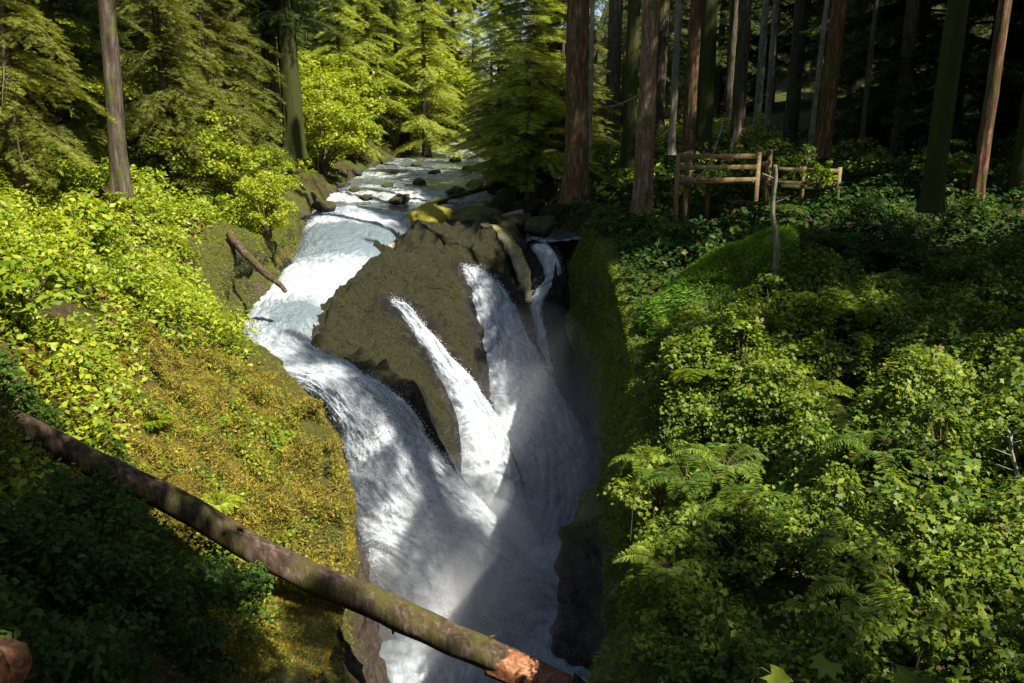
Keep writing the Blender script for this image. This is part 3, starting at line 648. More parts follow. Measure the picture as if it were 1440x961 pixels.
# posts stand at the four corners; rails run between them
fd = norm(FRt - FL_); 
for h, wd in ((dt_ - .08, .14), (dt_ - .40, .13), (.09, .12)):
    a_ = FL_ + fd * .07 + (0, -.085, 0); b_ = FRt + fd * -.07 + (0, -.085, 0)
    plank('rail', w2l((a_[0], a_[1], zd + h)), w2l((b_[0], b_[1], FRt[2] * 0 + zd + h - .03)), .05, wd, M['rail'], pl)
    a2 = FL_ + np.array([-.02, .09, 0]); b2 = BL_ + np.array([0, -.08, 0])
    plank('rail', w2l((a2[0], a2[1], zd + h)), w2l((b2[0], b2[1], zd + h)), .05, wd, M['rail'], pl)
    a3 = FRt + np.array([.02, .09, 0]); b3 = BR_ + np.array([0, -.08, 0])
    plank('rail', w2l((a3[0], a3[1], zd + h)), w2l((b3[0], b3[1], zd + h)), .05, wd, M['rail'], pl)
for k in range(9):
    y = .1 + k * .2; a_ = FL_ + np.array([.05 + y * .4, y, 0]); b_ = FRt + np.array([-.05 + y * .45, y, 0])
    plank('deck_board', w2l((a_[0], a_[1], zd - .03)), w2l((b_[0], b_[1], zd - .03)), .18, .05, M['rail'], pl)
tag(pl, 'wooden viewing platform with yellow brown railings at the canyon edge', 'platform')
# lower, dimmer railing going on to the right
rl = empty('railing', tuple(PY(1080, 262, 27))); c0 = np.array(rl.location)
ends = [PY(u, 266 + (u - 1080) * .03, 27 - (u - 1080) * .004) for u in (1076, 1128, 1178)]
for p in ends: plank('post', w2l(p + (0, 0, -.7)), w2l(p + (0, 0, .72)), .11, .11, M['rail'], rl)
for a_, b_ in zip(ends[:-1], ends[1:]):
    for h in (.62, .22): plank('rail', w2l(a_ + (.06, -.08, h)), w2l(b_ + (-.06, -.08, h)), .05, .11, M['rail'], rl)
tag(rl, 'low wooden trail railing in shade right of the platform', 'railing')

# ------------------------------------------------------------------ trees
def make_trunk(name, H, r0, r1, seed, m, parent=None, flare=.3, bend=.07):
    n = 70; zt = np.linspace(0, 1, n) ** 1.25 * H
    P = np.stack([bend * noise(np.stack([zt * .13, zt * 0 + seed], 1), seed) * (zt / H) ** .7 * 2, bend * noise(np.stack([zt * .11, zt * 0 + seed + 9], 1), seed + 1) * (zt / H) ** .7 * 2, zt - .5], 1)
    rr = r0 + (r1 - r0) * zt / H + flare * r0 * np.exp(-zt / (r0 * 1.6))
    seg = 28; a = np.linspace(0, 2 * np.pi, seg, endpoint=False)
    q = np.stack([np.cos(a)[None] * 2.6 * np.ones((n, 1)), np.sin(a)[None] * 2.6 * np.ones((n, 1)), zt[:, None] * .35 * np.ones((1, seg))], -1)
    fl = 1 + .10 * (1 - 2 * np.abs(noise(q * 1.6, seed))) + .05 * fbm(q * 3, 2, seed + 2) + .18 * np.exp(-zt / .8)[:, None] * np.cos(a * 5 + seed)[None]
    V = P[:, None] + np.stack([np.cos(a)[None] * rr[:, None] * fl, np.sin(a)[None] * rr[:, None] * fl, np.zeros((n, seg))], -1)
    i = np.arange(n - 1)[:, None] * seg; j = np.arange(seg)[None]; jn = (j + 1) % seg
    F = np.stack([i + j, i + jn, i + seg + jn, i + seg + j], -1).reshape(-1, 4)
    return mk(name, V.reshape(-1, 3), F, m, parent, True)
def conifer_crown(H, rmax, nb, seed, low_r=.75, sz=.17, droop=.55):
    rg = np.random.default_rng(seed); pos = []; Yd = []; Zd = []; sizes = []; acc = Acc()
    for b in range(nb):
        h = H * (b + rg.random()) / nb; L_ = rmax * ((1 - h / H) ** .75) * (low_r + (1 - low_r) * min(1, h / (H * .15))) * rg.uniform(.4, 1.2) + .2
        az = rg.uniform(0, 2 * np.pi); d = np.array([math.cos(az), math.sin(az), 0]); sd_ = np.array([-d[1], d[0], 0])
        t = np.linspace(0, 1, 9); sp = d[None] * (L_ * t)[:, None] + np.array([0, 0, 1])[None] * (h + .22 * L_ * t - droop * L_ * t ** 2 + rg.normal(0, .03, 9))[:, None] + sd_[None] * (rg.normal(0, .12) * L_ * t ** 2)[:, None]
        V, F, _ = tube(sp, np.linspace(.028 * L_ ** .5 + .006, .004, 9), 4, False); acc.add(V, F, 1)
        m = int(L_ / .13) + 3
        for tt in np.linspace(.12, 1.0, m):
            p = np.array([np.interp(tt, t, sp[:, k]) for k in range(3)])
            for s_ in (-1, 1):
                bl = (.42 * L_ * (1 - tt) ** .7 * min(1, .35 + tt * 1.6) + .12) * rg.uniform(.6, 1.1); bd = norm(d * .75 + sd_ * s_ * 1.0 + np.array([0, 0, -.22 - .35 * rg.random()]))
                ns_ = max(2, int(bl / (sz * .62)))
                for q_ in range(ns_):
                    f = (q_ + .3) / ns_; pp = p + bd * bl * f + np.array([0, 0, -.18 * bl * f * f]) + rg.normal(0, .025, 3)
                    dirn = norm(bd + (d if q_ % 2 else sd_ * s_) * .55 + rg.normal(0, .22, 3) + np.array([0, 0, -.25]))
                    pos.append(pp); Yd.append(dirn); sizes.append(sz * rg.uniform(.8, 1.35))
    pos = np.array(pos); Yd = np.array(Yd); up = norm(np.array([[0, 0, 1.0]]) + rg.normal(0, .35, (len(pos), 3)))
    X = norm(np.cross(Yd, up)); Z = np.cross(X, Yd)
    V, F = scatter(NEED, NEED_F, pos, X, Yd, Z, np.array(sizes)); acc.add(V, F, 0)
    return acc
def leafy_crown(rad, ht, nclump, per, leaf, seed, tmpl=(LEAF, LEAF_F), stems=True):
    rg = np.random.default_rng(seed); acc = Acc()
    for c in range(nclump):
        while True:
            p = rg.uniform(-1, 1, 3)
            if np.linalg.norm(p) < 1: break
        if np.linalg.norm(p) < .55: p = p * 1.5
        cpos = np.array([p[0] * rad, p[1] * rad, ht * .55 + p[2] * ht * .45]); cr = rad * rg.uniform(.18, .34)
        o_ = rg.normal(0, 1, (per, 3)); o_ = norm(o_) * (rg.random((per, 1)) ** .4) * cr * np.array([1.2, 1.2, .55])
        nrm = norm(o_ * .7 / cr + np.array([0, 0, .9])); X, Y, Z = frames(nrm, rg, .35)
        V, F = scatter(tmpl[0], tmpl[1], cpos + o_, X, Y, Z, leaf * rg.uniform(.7, 1.3, per)); acc.add(V, F, 0)
        if stems:
            b = np.array([rg.normal(0, .06) * rad, rg.normal(0, .06) * rad, 0]); mid = cpos * np.array([.45, .45, .6])
            add_tube(acc, cat([b, mid, cpos], 7), np.linspace(.016 + .012 * rad, .004, 7), 4, 1, False)
    return acc
def proto_mesh(acc, mats):
    o = acc.build('proto', mats); me = o.data; bpy.data.objects.remove(o); return me
CON = {}
for key, (H, r_, nb, sd_, lr, sz, dr) in {'hem_a': (15, 3.4, 130, 1, .8, .27, .55), 'hem_b': (13, 2.7, 120, 2, .9, .24, .65), 'hem_c': (17, 4.0, 130, 3, .7, .31, .5), 'open': (14, 3.3, 62, 8, .8, .27, .5), 'open_big': (16, 4.2, 75, 9, .75, .31, .45), 'sparse': (14, 3.6, 40, 18, .8, .26, .5), 'young': (5.5, 1.7, 85, 4, .95, .14, .5)}.items():
    a = conifer_crown(H, r_, nb, sd_, lr, sz, dr)
    for mm in ('hemlock', 'sunlit_hemlock', 'sun_paled_hemlock'):
        CON[key + '|' + mm] = proto_mesh(a, [M[mm], M['twig']])
LEAFY = {}
for key, args, mm in [('alder_a', (2.4, 5.0, 60, 95, .17, 11), 'alder_leaf'), ('alder_b', (1.8, 4.2, 46, 95, .16, 12), 'alder_leaf'),
                      ('shrub_a', (.75, 1.2, 26, 26, .155, 13), 'left_leaf'), ('shrub_b', (.6, 1.0, 20, 26, .15, 14), 'left_leaf'),
                      ('rshrub_a', (.9, 1.25, 30, 40, .085, 15), 'right_leaf'), ('rshrub_b', (.7, 1.0, 22, 40, .08, 16), 'right_leaf'),
                      ('dshrub_a', (.8, 1.1, 26, 26, .13, 17), 'shaded_leaf'), ('dshrub_b', (.6, .9, 20, 26, .12, 18), 'shaded_leaf'),
                      ('canopy', (3.6, 5.0, 80, 60, .34, 19), 'shaded_leaf')]:
    tm = (PALM5, PALM5_F) if key == 'rshrub_a' or key.startswith('alder') else (LEAF, LEAF_F)
    LEAFY[key] = proto_mesh(leafy_crown(*args, tmpl=tm), [M[mm], M['twig']])
def child(name, me, parent, loc=(0, 0, 0), scale=1, rz=0):
    o = bpy.data.objects.new(name, me); C.objects.link(o); o.parent = parent; o.location = loc
    o.scale = scale if isinstance(scale, tuple) else (scale,) * 3; o.rotation_euler.z = rz; return o
TR = {}
def tree(x, y, crown, cz, cs, H=None, r0=.35, r1=.12, bark='bark_grey', lean=(0, 0), label='', group=None, cat_='tree', name='conifer_tree', tm=None, z=None, unique=False):
    z = float(land(x, y)) if z is None else z
    e = empty(name, (x, y, z), random.uniform(0, 6.28) if lean == (0, 0) else 0)
    if lean != (0, 0): e.rotation_euler = (lean[0], lean[1], 0)
    H = H or cz + 8; key = (bark, round(H), round(r0, 1))
    if unique or key not in TR:
        t = make_trunk('trunk', H, r0, r1, random.randrange(1000), M[bark], e)
        if not unique: TR[key] = (t.data, r0)
    else:
        t = child('trunk', TR[key][0], e); s = r0 / TR[key][1]; t.scale = (s, s, 1)
    if crown:
        me = CON.get(crown) or LEAFY.get(crown); child('crown', me, e, (0, 0, cz), cs, random.uniform(0, 6.28))
    tag(e, label, cat_, group); return e
def at_tree(u, v, Y, **k):
    p = PY(u, v, Y); return tree(p[0], p[1], z=float(p[2]) - .1, **k)
# named trunks on the right bank: (u, v of base, Y, diameter px, ...)
big = [
 (905, 272, 27.0, 33, 'bark_sunlit', (0, .0), 'thick red brown trunk with a broad sunlit strip left of the platform'),
 (810, 262, 31.0, 42, 'bark_red', (0, .0), 'stout dark red trunk at the head of the canyon right wall'),
 (884, 214, 34.0, 24, 'bark_moss', (0, .0), 'mossy trunk just behind the thick sunlit trunk'),
 (829, 205, 33.0, 8, 'bark_pale', (0, .0), 'slender pale sunlit stem beside the stout dark red trunk'),
 (944, 197, 36.0, 13, 'bark_pale', (0, .01), 'slim pale trunk lit from the right behind the platform corner'),
 (968, 205, 34.0, 22, 'bark_red', (0, .0), 'dark trunk rising above the left platform corner'),
 (988, 200, 38.0, 30, 'bark_moss', (0, .0), 'wide dark trunk in deep shade behind the platform'),
 (1036, 196, 40.0, 24, 'bark_grey', (0, .0), 'shaded grey trunk above the middle of the platform'),
 (1064, 178, 52.0, 13, 'bark_pale', (0, .0), 'far pale trunk with a sunlit foot, left one of a pair'),
 (1078, 180, 50.0, 12, 'bark_pale', (0, .0), 'far pale trunk with a sunlit foot, right one of a pair'),
 (1110, 200, 42.0, 24, 'bark_grey', (0, .0), 'dark trunk above the right end of the platform'),
 (1158, 196, 31.0, 28, 'bark_red', (0, .03), 'leaning red brown trunk with a sunlit foot above the bright shrubs'),
 (1142, 188, 36.0, 9, 'bark_pale', (0, .03), 'thin white stem beside the leaning red trunk'),
 (1213, 190, 34.0, 9, 'bark_grey', (0, .0), 'thin grey stem strung with small leaves right of the leaning trunk'),
 (1262, 215, 36.0, 30, 'bark_grey', (0, .0), 'shaded trunk between the bright shrubs and the black trunk'),
 (1312, 262, 20.0, 44, 'bark_moss', (0, .0), 'broad nearly black trunk in the shade on the right'),
 (1378, 246, 23.0, 27, 'bark_red', (0, .0), 'red trunk with pale sun patches near the right margin'),
 (1432, 262, 24.0, 34, 'bark_moss', (0, .0), 'dark trunk at the far right of the grove'),
 (1196, 170, 48.0, 22, 'bark_grey', (0, .0), 'far shaded trunk right of the leaning red trunk'),
 (1340, 190, 44.0, 26, 'bark_grey', (0, .0), 'far shaded trunk behind the broad black trunk'),
 (860, 190, 48.0, 26, 'bark_grey', (0, .0), 'far shaded trunk between the two big red trunks'),
 (925, 190, 50.0, 22, 'bark_grey', (0, .0), 'far dark trunk right of the thick sunlit trunk')]
for i, (u, v, Y, dpx, bk, ln, lab) in enumerate(big):
    r0 = dpx / 1200 * Y * (.31 if u > 1250 else .38)
    crown = ('hem_a|hemlock', 'hem_c|hemlock', 'hem_b|hemlock')[i % 3] if (u > 1000 and Y < 45 and dpx > 12) else None
    at_tree(u, v, Y, crown=crown, cz=10 + (i * 7 % 5), cs=(.85, .85, .4) if u == 1312 else 1.15, H=26, r0=r0, r1=r0 * .55, bark=bk, lean=(ln[0] + 1e-4, ln[1]), label=lab, unique=True)  # black trunk's unseen crown is flattened to shade the middle falls
# left side trunks
for (u, v, Y, dpx, bk, ln, lab, crown, cz) in [
 (168, 246, 24.0, 23, 'bark_grey', (0, .05), 'dark brown trunk standing above the sunlit left shrubs', 'hem_b|sunlit_hemlock', 6.5),
 (384, 150, 44.0, 21, 'bark_grey', (0, 0), 'grey brown trunk with a sunlit patch above the left bank', 'hem_c|sunlit_hemlock', 6),
 (414, 205, 42.0, 27, 'bark_moss', (0, 0), 'dark mossy trunk beside the bright yellow green saplings', 'hem_a|hemlock', 5.5),
 (535, 120, 70.0, 22, 'bark_grey', (0, 0), 'distant dark trunk up the valley left of centre', 'hem_a|hemlock', 4),
 (330, 150, 50.0, 16, 'bark_grey', (0, 0), 'slim trunk half hidden by gold green foliage', 'hem_b|sunlit_hemlock', 3)]:
    r0 = dpx / 1200 * Y * .5
    at_tree(u, v, Y, crown=crown, cz=cz, cs=1.0, H=24, r0=r0, r1=r0 * .5, bark=bk, lean=(ln[0] + 1e-4, ln[1]), label=lab, unique=True)
# conifers whose boughs reach low
def lowcon(u, Y, key, s, cz, label, group=None, r0=.22):
    x = PY(u, 200, Y)[0]; return tree(x, Y, key, cz, s, H=11 * (s if isinstance(s, float) or isinstance(s, int) else s[2]), r0=r0, r1=.06, bark='bark_grey', label=label, group=group)
G = 'golden green hemlock crowding the left bank'
for (u, Y, key, s, cz) in [(20, 22, 'hem_b|sunlit_hemlock', .85, 1.4), (95, 27, 'hem_a|sunlit_hemlock', .8, 1.2), (-60, 26, 'hem_a|sunlit_hemlock', 1, .8), (240, 30, 'hem_b|sunlit_hemlock', .85, 1.0), (300, 34, 'hem_a|sunlit_hemlock', .8, .8), (215, 38, 'hem_c|sunlit_hemlock', .9, .6), (120, 38, 'hem_a|hemlock', 1, .6), (350, 40, 'hem_b|sunlit_hemlock', .8, .8), (30, 40, 'hem_c|hemlock', 1, .4), (-120, 38, 'hem_c|hemlock', 1, .4), (290, 46, 'hem_a|hemlock', 1, .4), (180, 50, 'hem_a|hemlock', 1.1, .4), (360, 52, 'hem_c|hemlock', 1, .5), (60, 54, 'hem_c|hemlock', 1.2, .3), (-40, 60, 'hem_c|hemlock', 1.3, .3)]:
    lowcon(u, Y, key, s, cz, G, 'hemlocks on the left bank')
for (u, Y, key, s, cz, lab) in [(745, 36, 'hem_c|sun_paled_hemlock', (.95, .95, .62), 1.0, 'dense olive hemlock overhanging the right edge of the river'), (700, 44, 'hem_a|sun_paled_hemlock', (.8, .8, .55), .4, 'dark hemlock leaning its boughs over the rapids'),
                           (790, 41, 'hem_a|sunlit_hemlock', (1, 1, .6), .4, 'olive hemlock behind the stout dark red trunk'), (770, 50, 'hem_c|hemlock', (1, 1, .55), .4, 'tall hemlock behind the overhanging one'), (715, 58, 'hem_b|sunlit_hemlock', (1, 1, .65), .3, 'pale green hemlock past the right rapids')]:
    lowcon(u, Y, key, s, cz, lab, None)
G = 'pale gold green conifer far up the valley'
for (u, Y, key, s) in [(600, 66, 'hem_a|sun_paled_hemlock', 1), (560, 72, 'hem_b|sun_paled_hemlock', 1.2), (520, 64, 'hem_c|sun_paled_hemlock', .9), (480, 60, 'hem_a|sun_paled_hemlock', .9), (640, 92, 'hem_c|sun_paled_hemlock', 1.2), (575, 90, 'hem_a|sun_paled_hemlock', 1.3), (530, 95, 'hem_c|sun_paled_hemlock', 1.3), (610, 104, 'hem_c|sun_paled_hemlock', 1.5), (665, 84, 'hem_a|sun_paled_hemlock', .8), (440, 70, 'hem_c|hemlock', 1.2), (690, 74, 'hem_c|hemlock', .7), (730, 84, 'hem_a|hemlock', .9), (650, 115, 'hem_c|hemlock', 1.7), (480, 100, 'hem_c|hemlock', 1.5), (560, 118, 'hem_c|hemlock', 1.7), (700, 110, 'hem_c|hemlock', 1.6), (420, 95, 'hem_c|hemlock', 1.5), (765, 120, 'hem_c|hemlock', 2.0), (800, 100, 'hem_c|hemlock', 1.9), (740, 132, 'hem_c|hemlock', 2.2)]:
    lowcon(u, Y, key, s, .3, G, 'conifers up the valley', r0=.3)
# bright broadleaf trees by the water
for (u, Y, key, s, lab) in [(455, 47, 'alder_a', .95, 'vivid yellow green alder lit by the sun on the left river edge'), (500, 56, 'alder_b', 1.0, 'low bright alder leaning over the upstream rapids'), (560, 66, 'alder_a', 1.0, 'pale yellow green alder at the far bend'), (600, 74, 'alder_b', 1.2, 'small light alder behind the far bend'), (428, 52, 'alder_a', 1.1, 'green alder behind the vivid one'), (620, 80, 'alder_a', 1.3, 'rounded light green alder closing the valley'),
                            (365, 29, 'alder_b', .55, 'yellow leaved small tree on the left bank above the chute'), (335, 31, 'alder_b', .7, 'yellow green small tree next to the chute bank'), (300, 33, 'alder_b', .75, 'sun dappled small tree behind the left shrubs'), (375, 34, 'alder_b', .6, 'small yellow green tree overhanging the pool'), (230, 44, 'alder_a', .9, 'gold leaved broadleaf tree deep in the left woods'), (320, 40, 'alder_b', 1.1, 'tall yellow leaved broadleaf tree left of the grey trunk'), (150, 40, 'canopy', .8, 'shaded round crowned broadleaf tree behind the dark trunk'), (275, 44, 'canopy', .9, 'shaded broadleaf tree left of the grey trunk'), (20, 30, 'canopy', .6, 'shaded broadleaf tree at the far left margin'), (190, 31, 'alder_a', .75, 'sunlit broadleaf tree just right of the dark trunk'), (470, 58, 'alder_a', 1.25, 'yellow green broadleaf tree hanging over the left rapids'), (505, 66, 'alder_b', 1.6, 'bright airy broadleaf tree left of the far bend'), (580, 78, 'alder_a', 1.8, 'tall airy broadleaf tree in the sunlit valley'), (550, 88, 'alder_b', 2.2, 'hazy pale broadleaf tree deep in the valley'), (410, 62, 'alder_a', 1.3, 'broad green tree behind the mossy trunk'), (70, 33, 'alder_b', .9, 'yellow flecked broadleaf tree at the far left'), (640, 70, 'alder_a', 1.3, 'sunlit pale broadleaf tree right of the far bend'), (530, 70, 'alder_a', 1.5, 'large pale green broadleaf tree up the valley'), (255, 30, 'alder_a', .6, 'sun flecked broadleaf tree right of the dark trunk')]:
    x = PY(u, 200, Y)[0]
    if Y > 45: x = min(x, float(XL(Y)) - .8)
    tree(x, Y, key, .1, s, H=3.6 * s, r0=.09, r1=.03, bark='twig', label=lab, name='broadleaf_tree')
# right forest filler: rows of shaded conifers with high crowns, and thick ones behind
G = 'shaded conifer in the dark grove on the right'
for i in range(34):
    Y = 40 + (i % 6) * 9 + rng.uniform(-3, 3); u = 760 + (i * 131 % 860); x = PY(u, 200, Y)[0]
    if x < 12: tree(x, Y, 'hem_b|hemlock', .6, .75, H=8, r0=.2, r1=.06, bark='bark_grey', label=G, group='conifers in the dark grove'); continue
    if i % 3 == 0: tree(x, Y, 'hem_c|hemlock', .8, 1.3, H=18, r0=.3, r1=.1, bark='bark_grey', label=G, group='conifers in the dark grove')
    else: tree(x, Y, ('hem_a|hemlock', 'hem_c|hemlock')[i % 2], 8 + i % 5, 1.3, H=26, r0=.34, r1=.2, bark=('bark_grey', 'bark_moss')[i % 2], label=G, group='conifers in the dark grove')
# unseen trees added off frame; crowns placed to shade grove, falls and near banks
G = 'unseen tall conifer added for its shade'
for (x, y, cz, key, s) in [(16.5, 13.5, 7, 'open_big|hemlock', 1.0), (20, 29, 7, 'open_big|hemlock', 1.5), (25, 34, 7, 'hem_c|hemlock', 1.5),
                          (20, 8.5, 6, 'open_big|hemlock', 1.2), (13.5, 16.5, 7, 'hem_b|hemlock', 1.15), (20, 23, 7, 'hem_c|hemlock', 1.1), (9.9, 9.9, 15, 'sparse|hemlock', .95), (23, 23, 7, 'hem_b|hemlock', 1.2), (22, 4, 6, 'hem_c|hemlock', 1.5), (9.2, .6, 6, 'open|hemlock', 1.0), (14.5, 6.5, 6, 'open|hemlock', .95), (8, -10, 6, 'hem_c|hemlock', 1.3), (30, 26, 6, 'hem_c|hemlock', 1.6), (22, 36, 8, 'hem_c|hemlock', 1.4), (30, 44, 6, 'hem_c|hemlock', 1.6), (2.7, 1.9, 7.6, 'hem_b|hemlock', 1.0), (-.6, -2.2, 7.6, 'hem_b|hemlock', 1.1), (-16, 1, 6, 'hem_a|hemlock', 1.1)]:
    tree(x, y, key, cz, s, H=cz + 12, r0=.4, r1=.2, bark='bark_grey', label=G, group='unseen conifers added for shade')
tree(1.4, -3.2, 'canopy', 12, (.75, .75, .8), H=14, r0=.22, r1=.08, lean=(R(-27), .0001), label='unseen leaning broadleaf tree added to shade the lower left bank', name='broadleaf_tree')  # added out of view so its crown darkens the lower left
# dead snag by the platform and small snags
def stick(name, pts, r, bark, label, cat_='dead tree'):
    root = empty(name, pts[0]); a = Acc(); P = cat(np.array(pts) - pts[0], 30); P[:, 0] += .03 * noise(np.stack([np.linspace(0, 7, 30), np.zeros(30)], 1), 3)
    add_tube(a, P, np.linspace(r, r * .6, 30), 10, 0, True, .25, 3); a.build('trunk', [M[bark]], root, True)
    for k in (8, 14, 20, 25):
        b = Acc(); d = np.array([random.choice((-1, 1)) * .28, -.05, .12]); add_tube(b, np.array([P[k], P[k] + d * .5, P[k] + d]), [r * .3, r * .22, r * .1], 5); b.build('twig', [M[bark]], root, True)
    return tag(root, label, cat_)
stick('dead_sapling', [PY(1088, 425, 17.0), PY(1091, 340, 17.0), PY(1087, 290, 17.0), PY(1091, 232, 17.0)], .062, 'bark_pale', 'slender white dead stem standing right of the platform')
stick('dead_sapling', [PY(1008, 520, 15.2), PY(1004, 500, 15.2), PY(998, 468, 15.2)], .06, 'bark_moss', 'short dark broken stub on the canyon edge among sunlit leaves', 'stub')
stick('dead_sapling', [PY(1430, 690, 8.6), PY(1424, 640, 8.7), PY(1418, 605, 8.8)], .022, 'bark_pale', 'thin pale bare stem in the right hand shrubs')
stick('dead_branch', [PY(975, 256, 24.6), PY(1000, 225, 24.6), PY(1018, 165, 25)], .028, 'bark_pale', 'broken pale branch leaning over the platform railing', 'branch')
stick('dead_branch', [PY(842, 152, 31), PY(868, 148, 30.5), PY(898, 134, 29)], .035, 'bark_pale', 'bare pale branch bridging the two big red trunks', 'branch')
stick('dead_branch', [PY(30, 235, 15), PY(28, 215, 15), PY(22, 190, 15)], .02, 'twig', 'short upright twig above the left shrubs', 'branch')

# ------------------------------------------------------------------ undergrowth (stuff)
LOGP = [PY(-30, 566, 10.2), PY(110, 640, 10.7), PY(250, 710, 11.0), PY(400, 788, 11.1), PY(560, 868, 10.9)]
def offlog(x, y):
    yl = np.interp(x, [p[0] for p in LOGP], [p[1] for p in LOGP]); return ~((y < yl + .15) & (y > yl - .75) & (x > LOGP[0][0]) & (x < LOGP[-1][0]))
def cover(name, label, n, reg, tmpl, size, mat_, seed, hmax=1.0, depth=.35, gap=-.25, up_=(.1, -.15, .9), spread=.42, hs=.5, keep=None, hbase=.12):
    rg = np.random.default_rng(seed); x = rg.uniform(reg[0], reg[1], n * 3); y = rg.uniform(reg[2], reg[3], n * 3)
    q = np.stack([x, y], -1); ok = (fbm(q * hs * 2.2, 3, seed + 4) > gap) & (np.maximum(XL(y) - x, x - XR(y)) > -.15)
    ok &= offlog(x, y)
    if keep is not None: ok &= keep(x, y, rg)
    x, y, q = x[ok][:n], y[ok][:n], q[ok][:n]
    h = hbase + hmax * np.clip(.45 + .75 * fbm(q * hs, 3, seed) + .35 * fbm(q * 2.1, 2, seed + 1), 0, 1.3)
    dep = depth * rg.exponential(.6, len(x)); z = land(x, y) + np.maximum(h - dep, .03)
    e = .2
    gxn = (fbm((q + [e, 0]) * 2.1, 2, seed + 1) - fbm((q - [e, 0]) * 2.1, 2, seed + 1)) / (2 * e) * hmax * .35; gyn = (fbm((q + [0, e]) * 2.1, 2, seed + 1) - fbm((q - [0, e]) * 2.1, 2, seed + 1)) / (2 * e) * hmax * .35
    nrm = norm(np.stack([-gxn * .7 + up_[0], -gyn * .7 + up_[1], up_[2] + 0 * x], 1)); X, Y, Z = frames(nrm, rg, spread)
    V, F = scatter(tmpl[0], tmpl[1], np.stack([x, y, z], 1), X, Y, Z, size * rg.uniform(.6, 1.4, len(x)))
    o = mk(name, V, F, M[mat_]); tag(o, label, kind='stuff'); return o
def vis(x, y, rg):        # keep what the lookout can see, plus a margin
    return np.abs(x) < .66 * np.maximum(y, 1) + 2.2
T1 = (LEAF, LEAF_F); T5 = (PALM5, PALM5_F); T7 = (PALM, PALM_F)
YL = lambda x: 18.8 + 1.3 * (x + 5.5)
def keepL(x, y, rg): return vis(x, y, rg) & (x < XL(y) - .45 - .5 * rg.random(len(x))) & ((y > YL(x) + rg.normal(0, .5, len(x))) | (x < -5.2 - .35 * (y - 11) - .9 * rg.random(len(x)))) & (y > 7.5)
def keepL_old(x, y, rg): return vis(x, y, rg) & (x < -5.2 - .35 * (y - 11)*(y<20) - 3.0*(y>=20) - (rg.random(len(x)) * .9)) & (y > 7.5)
cover('undergrowth', 'bright sunlit broad leaves blanketing the left slope', 78000, (-21, -5, 7, 34), T1, .118, 'left_leaf', 101, 1.2, .6, -.2, keep=keepL)
cover('undergrowth', 'dim small leaved undergrowth on the dark lower left slope', 46000, (-8, -2.4, 3, 12.5), T1, .08, 'shaded_leaf', 111, 1.0, .5, -.02, hs=.9, keep=lambda x, y, r: vis(x, y, r) & (y < 11.5) & (x < XL(y) - 1.1 - .5 * noise(np.stack([x, y], 1), 3)))
cover('undergrowth', 'sun dappled lobed leaves covering the right slope', 120000, (1.0, 12, 3.0, 17.5), T5, .07, 'right_leaf', 121, 1.3, .8, -.12, keep=lambda x, y, r: vis(x, y, r) & (x > XR(y) + .3 + .3 * r.random(len(x)) + .3 * noise(np.stack([x, y], 1) * 1.1, 6)))
cover('undergrowth', 'pointed leaves mixed into the right slope thicket', 50000, (1.0, 12, 3.0, 17.5), T1, .085, 'right_leaf', 121, 1.3, .7, -.12, keep=lambda x, y, r: vis(x, y, r) & (x > XR(y) + .35 + .25 * r.random(len(x))))
cover('undergrowth', 'shaded leaves and ferns on the grove floor', 52000, (1.8, 26, 17, 46), T1, .16, 'shaded_leaf', 131, .7, .35, -.1, keep=lambda x, y, r: vis(x, y, r) & ((y > 26) | (x > 5.5) | (x > XR(y) + .3)))
cover('undergrowth', 'leafy low growth along the upstream banks', 42000, (-24, 14, 30, 90), T1, .24, 'left_leaf', 141, 1.0, .4, -.2, keep=lambda x, y, r: vis(x, y, r) & (np.maximum(XL(y) - x, x - XR(y)) > .9))
cover('moss', 'deep cushions of ochre moss on the left bank', 110000, (-9.5, -2.6, 8.5, 23), (TUFT * np.array([2.2, 1, 1]), TUFT_F), .07, 'ochre_leaf', 153, .75, .3, -.05, keep=lambda x, y, r: (XL(y) - x > .0) & (XL(y) - x < 4.0 + noise(np.stack([x, y], 1), 4)) & (y < YL(x) + .8 * noise(np.stack([x, y], 1), 14)), hbase=-.12, up_=(.3, -.6, .5), spread=.8, hs=1.3)
cover('undergrowth', 'scattered yellow green sprigs rising from the ochre moss', 15000, (-9.5, -2.6, 8.5, 23), T1, .075, 'left_leaf', 155, .6, .35, .1, keep=lambda x, y, r: (XL(y) - x > .5) & (XL(y) - x < 4.6), hs=1.0)
cover('undergrowth', 'tiny yellow green creeping leaves among the ochre moss', 20000, (-9.5, -2.6, 9, 23), T1, .05, 'ochre_leaf', 151, .12, .1, .0, keep=lambda x, y, r: (XL(y) - x > .1) & (XL(y) - x < 4.2), hbase=.03)
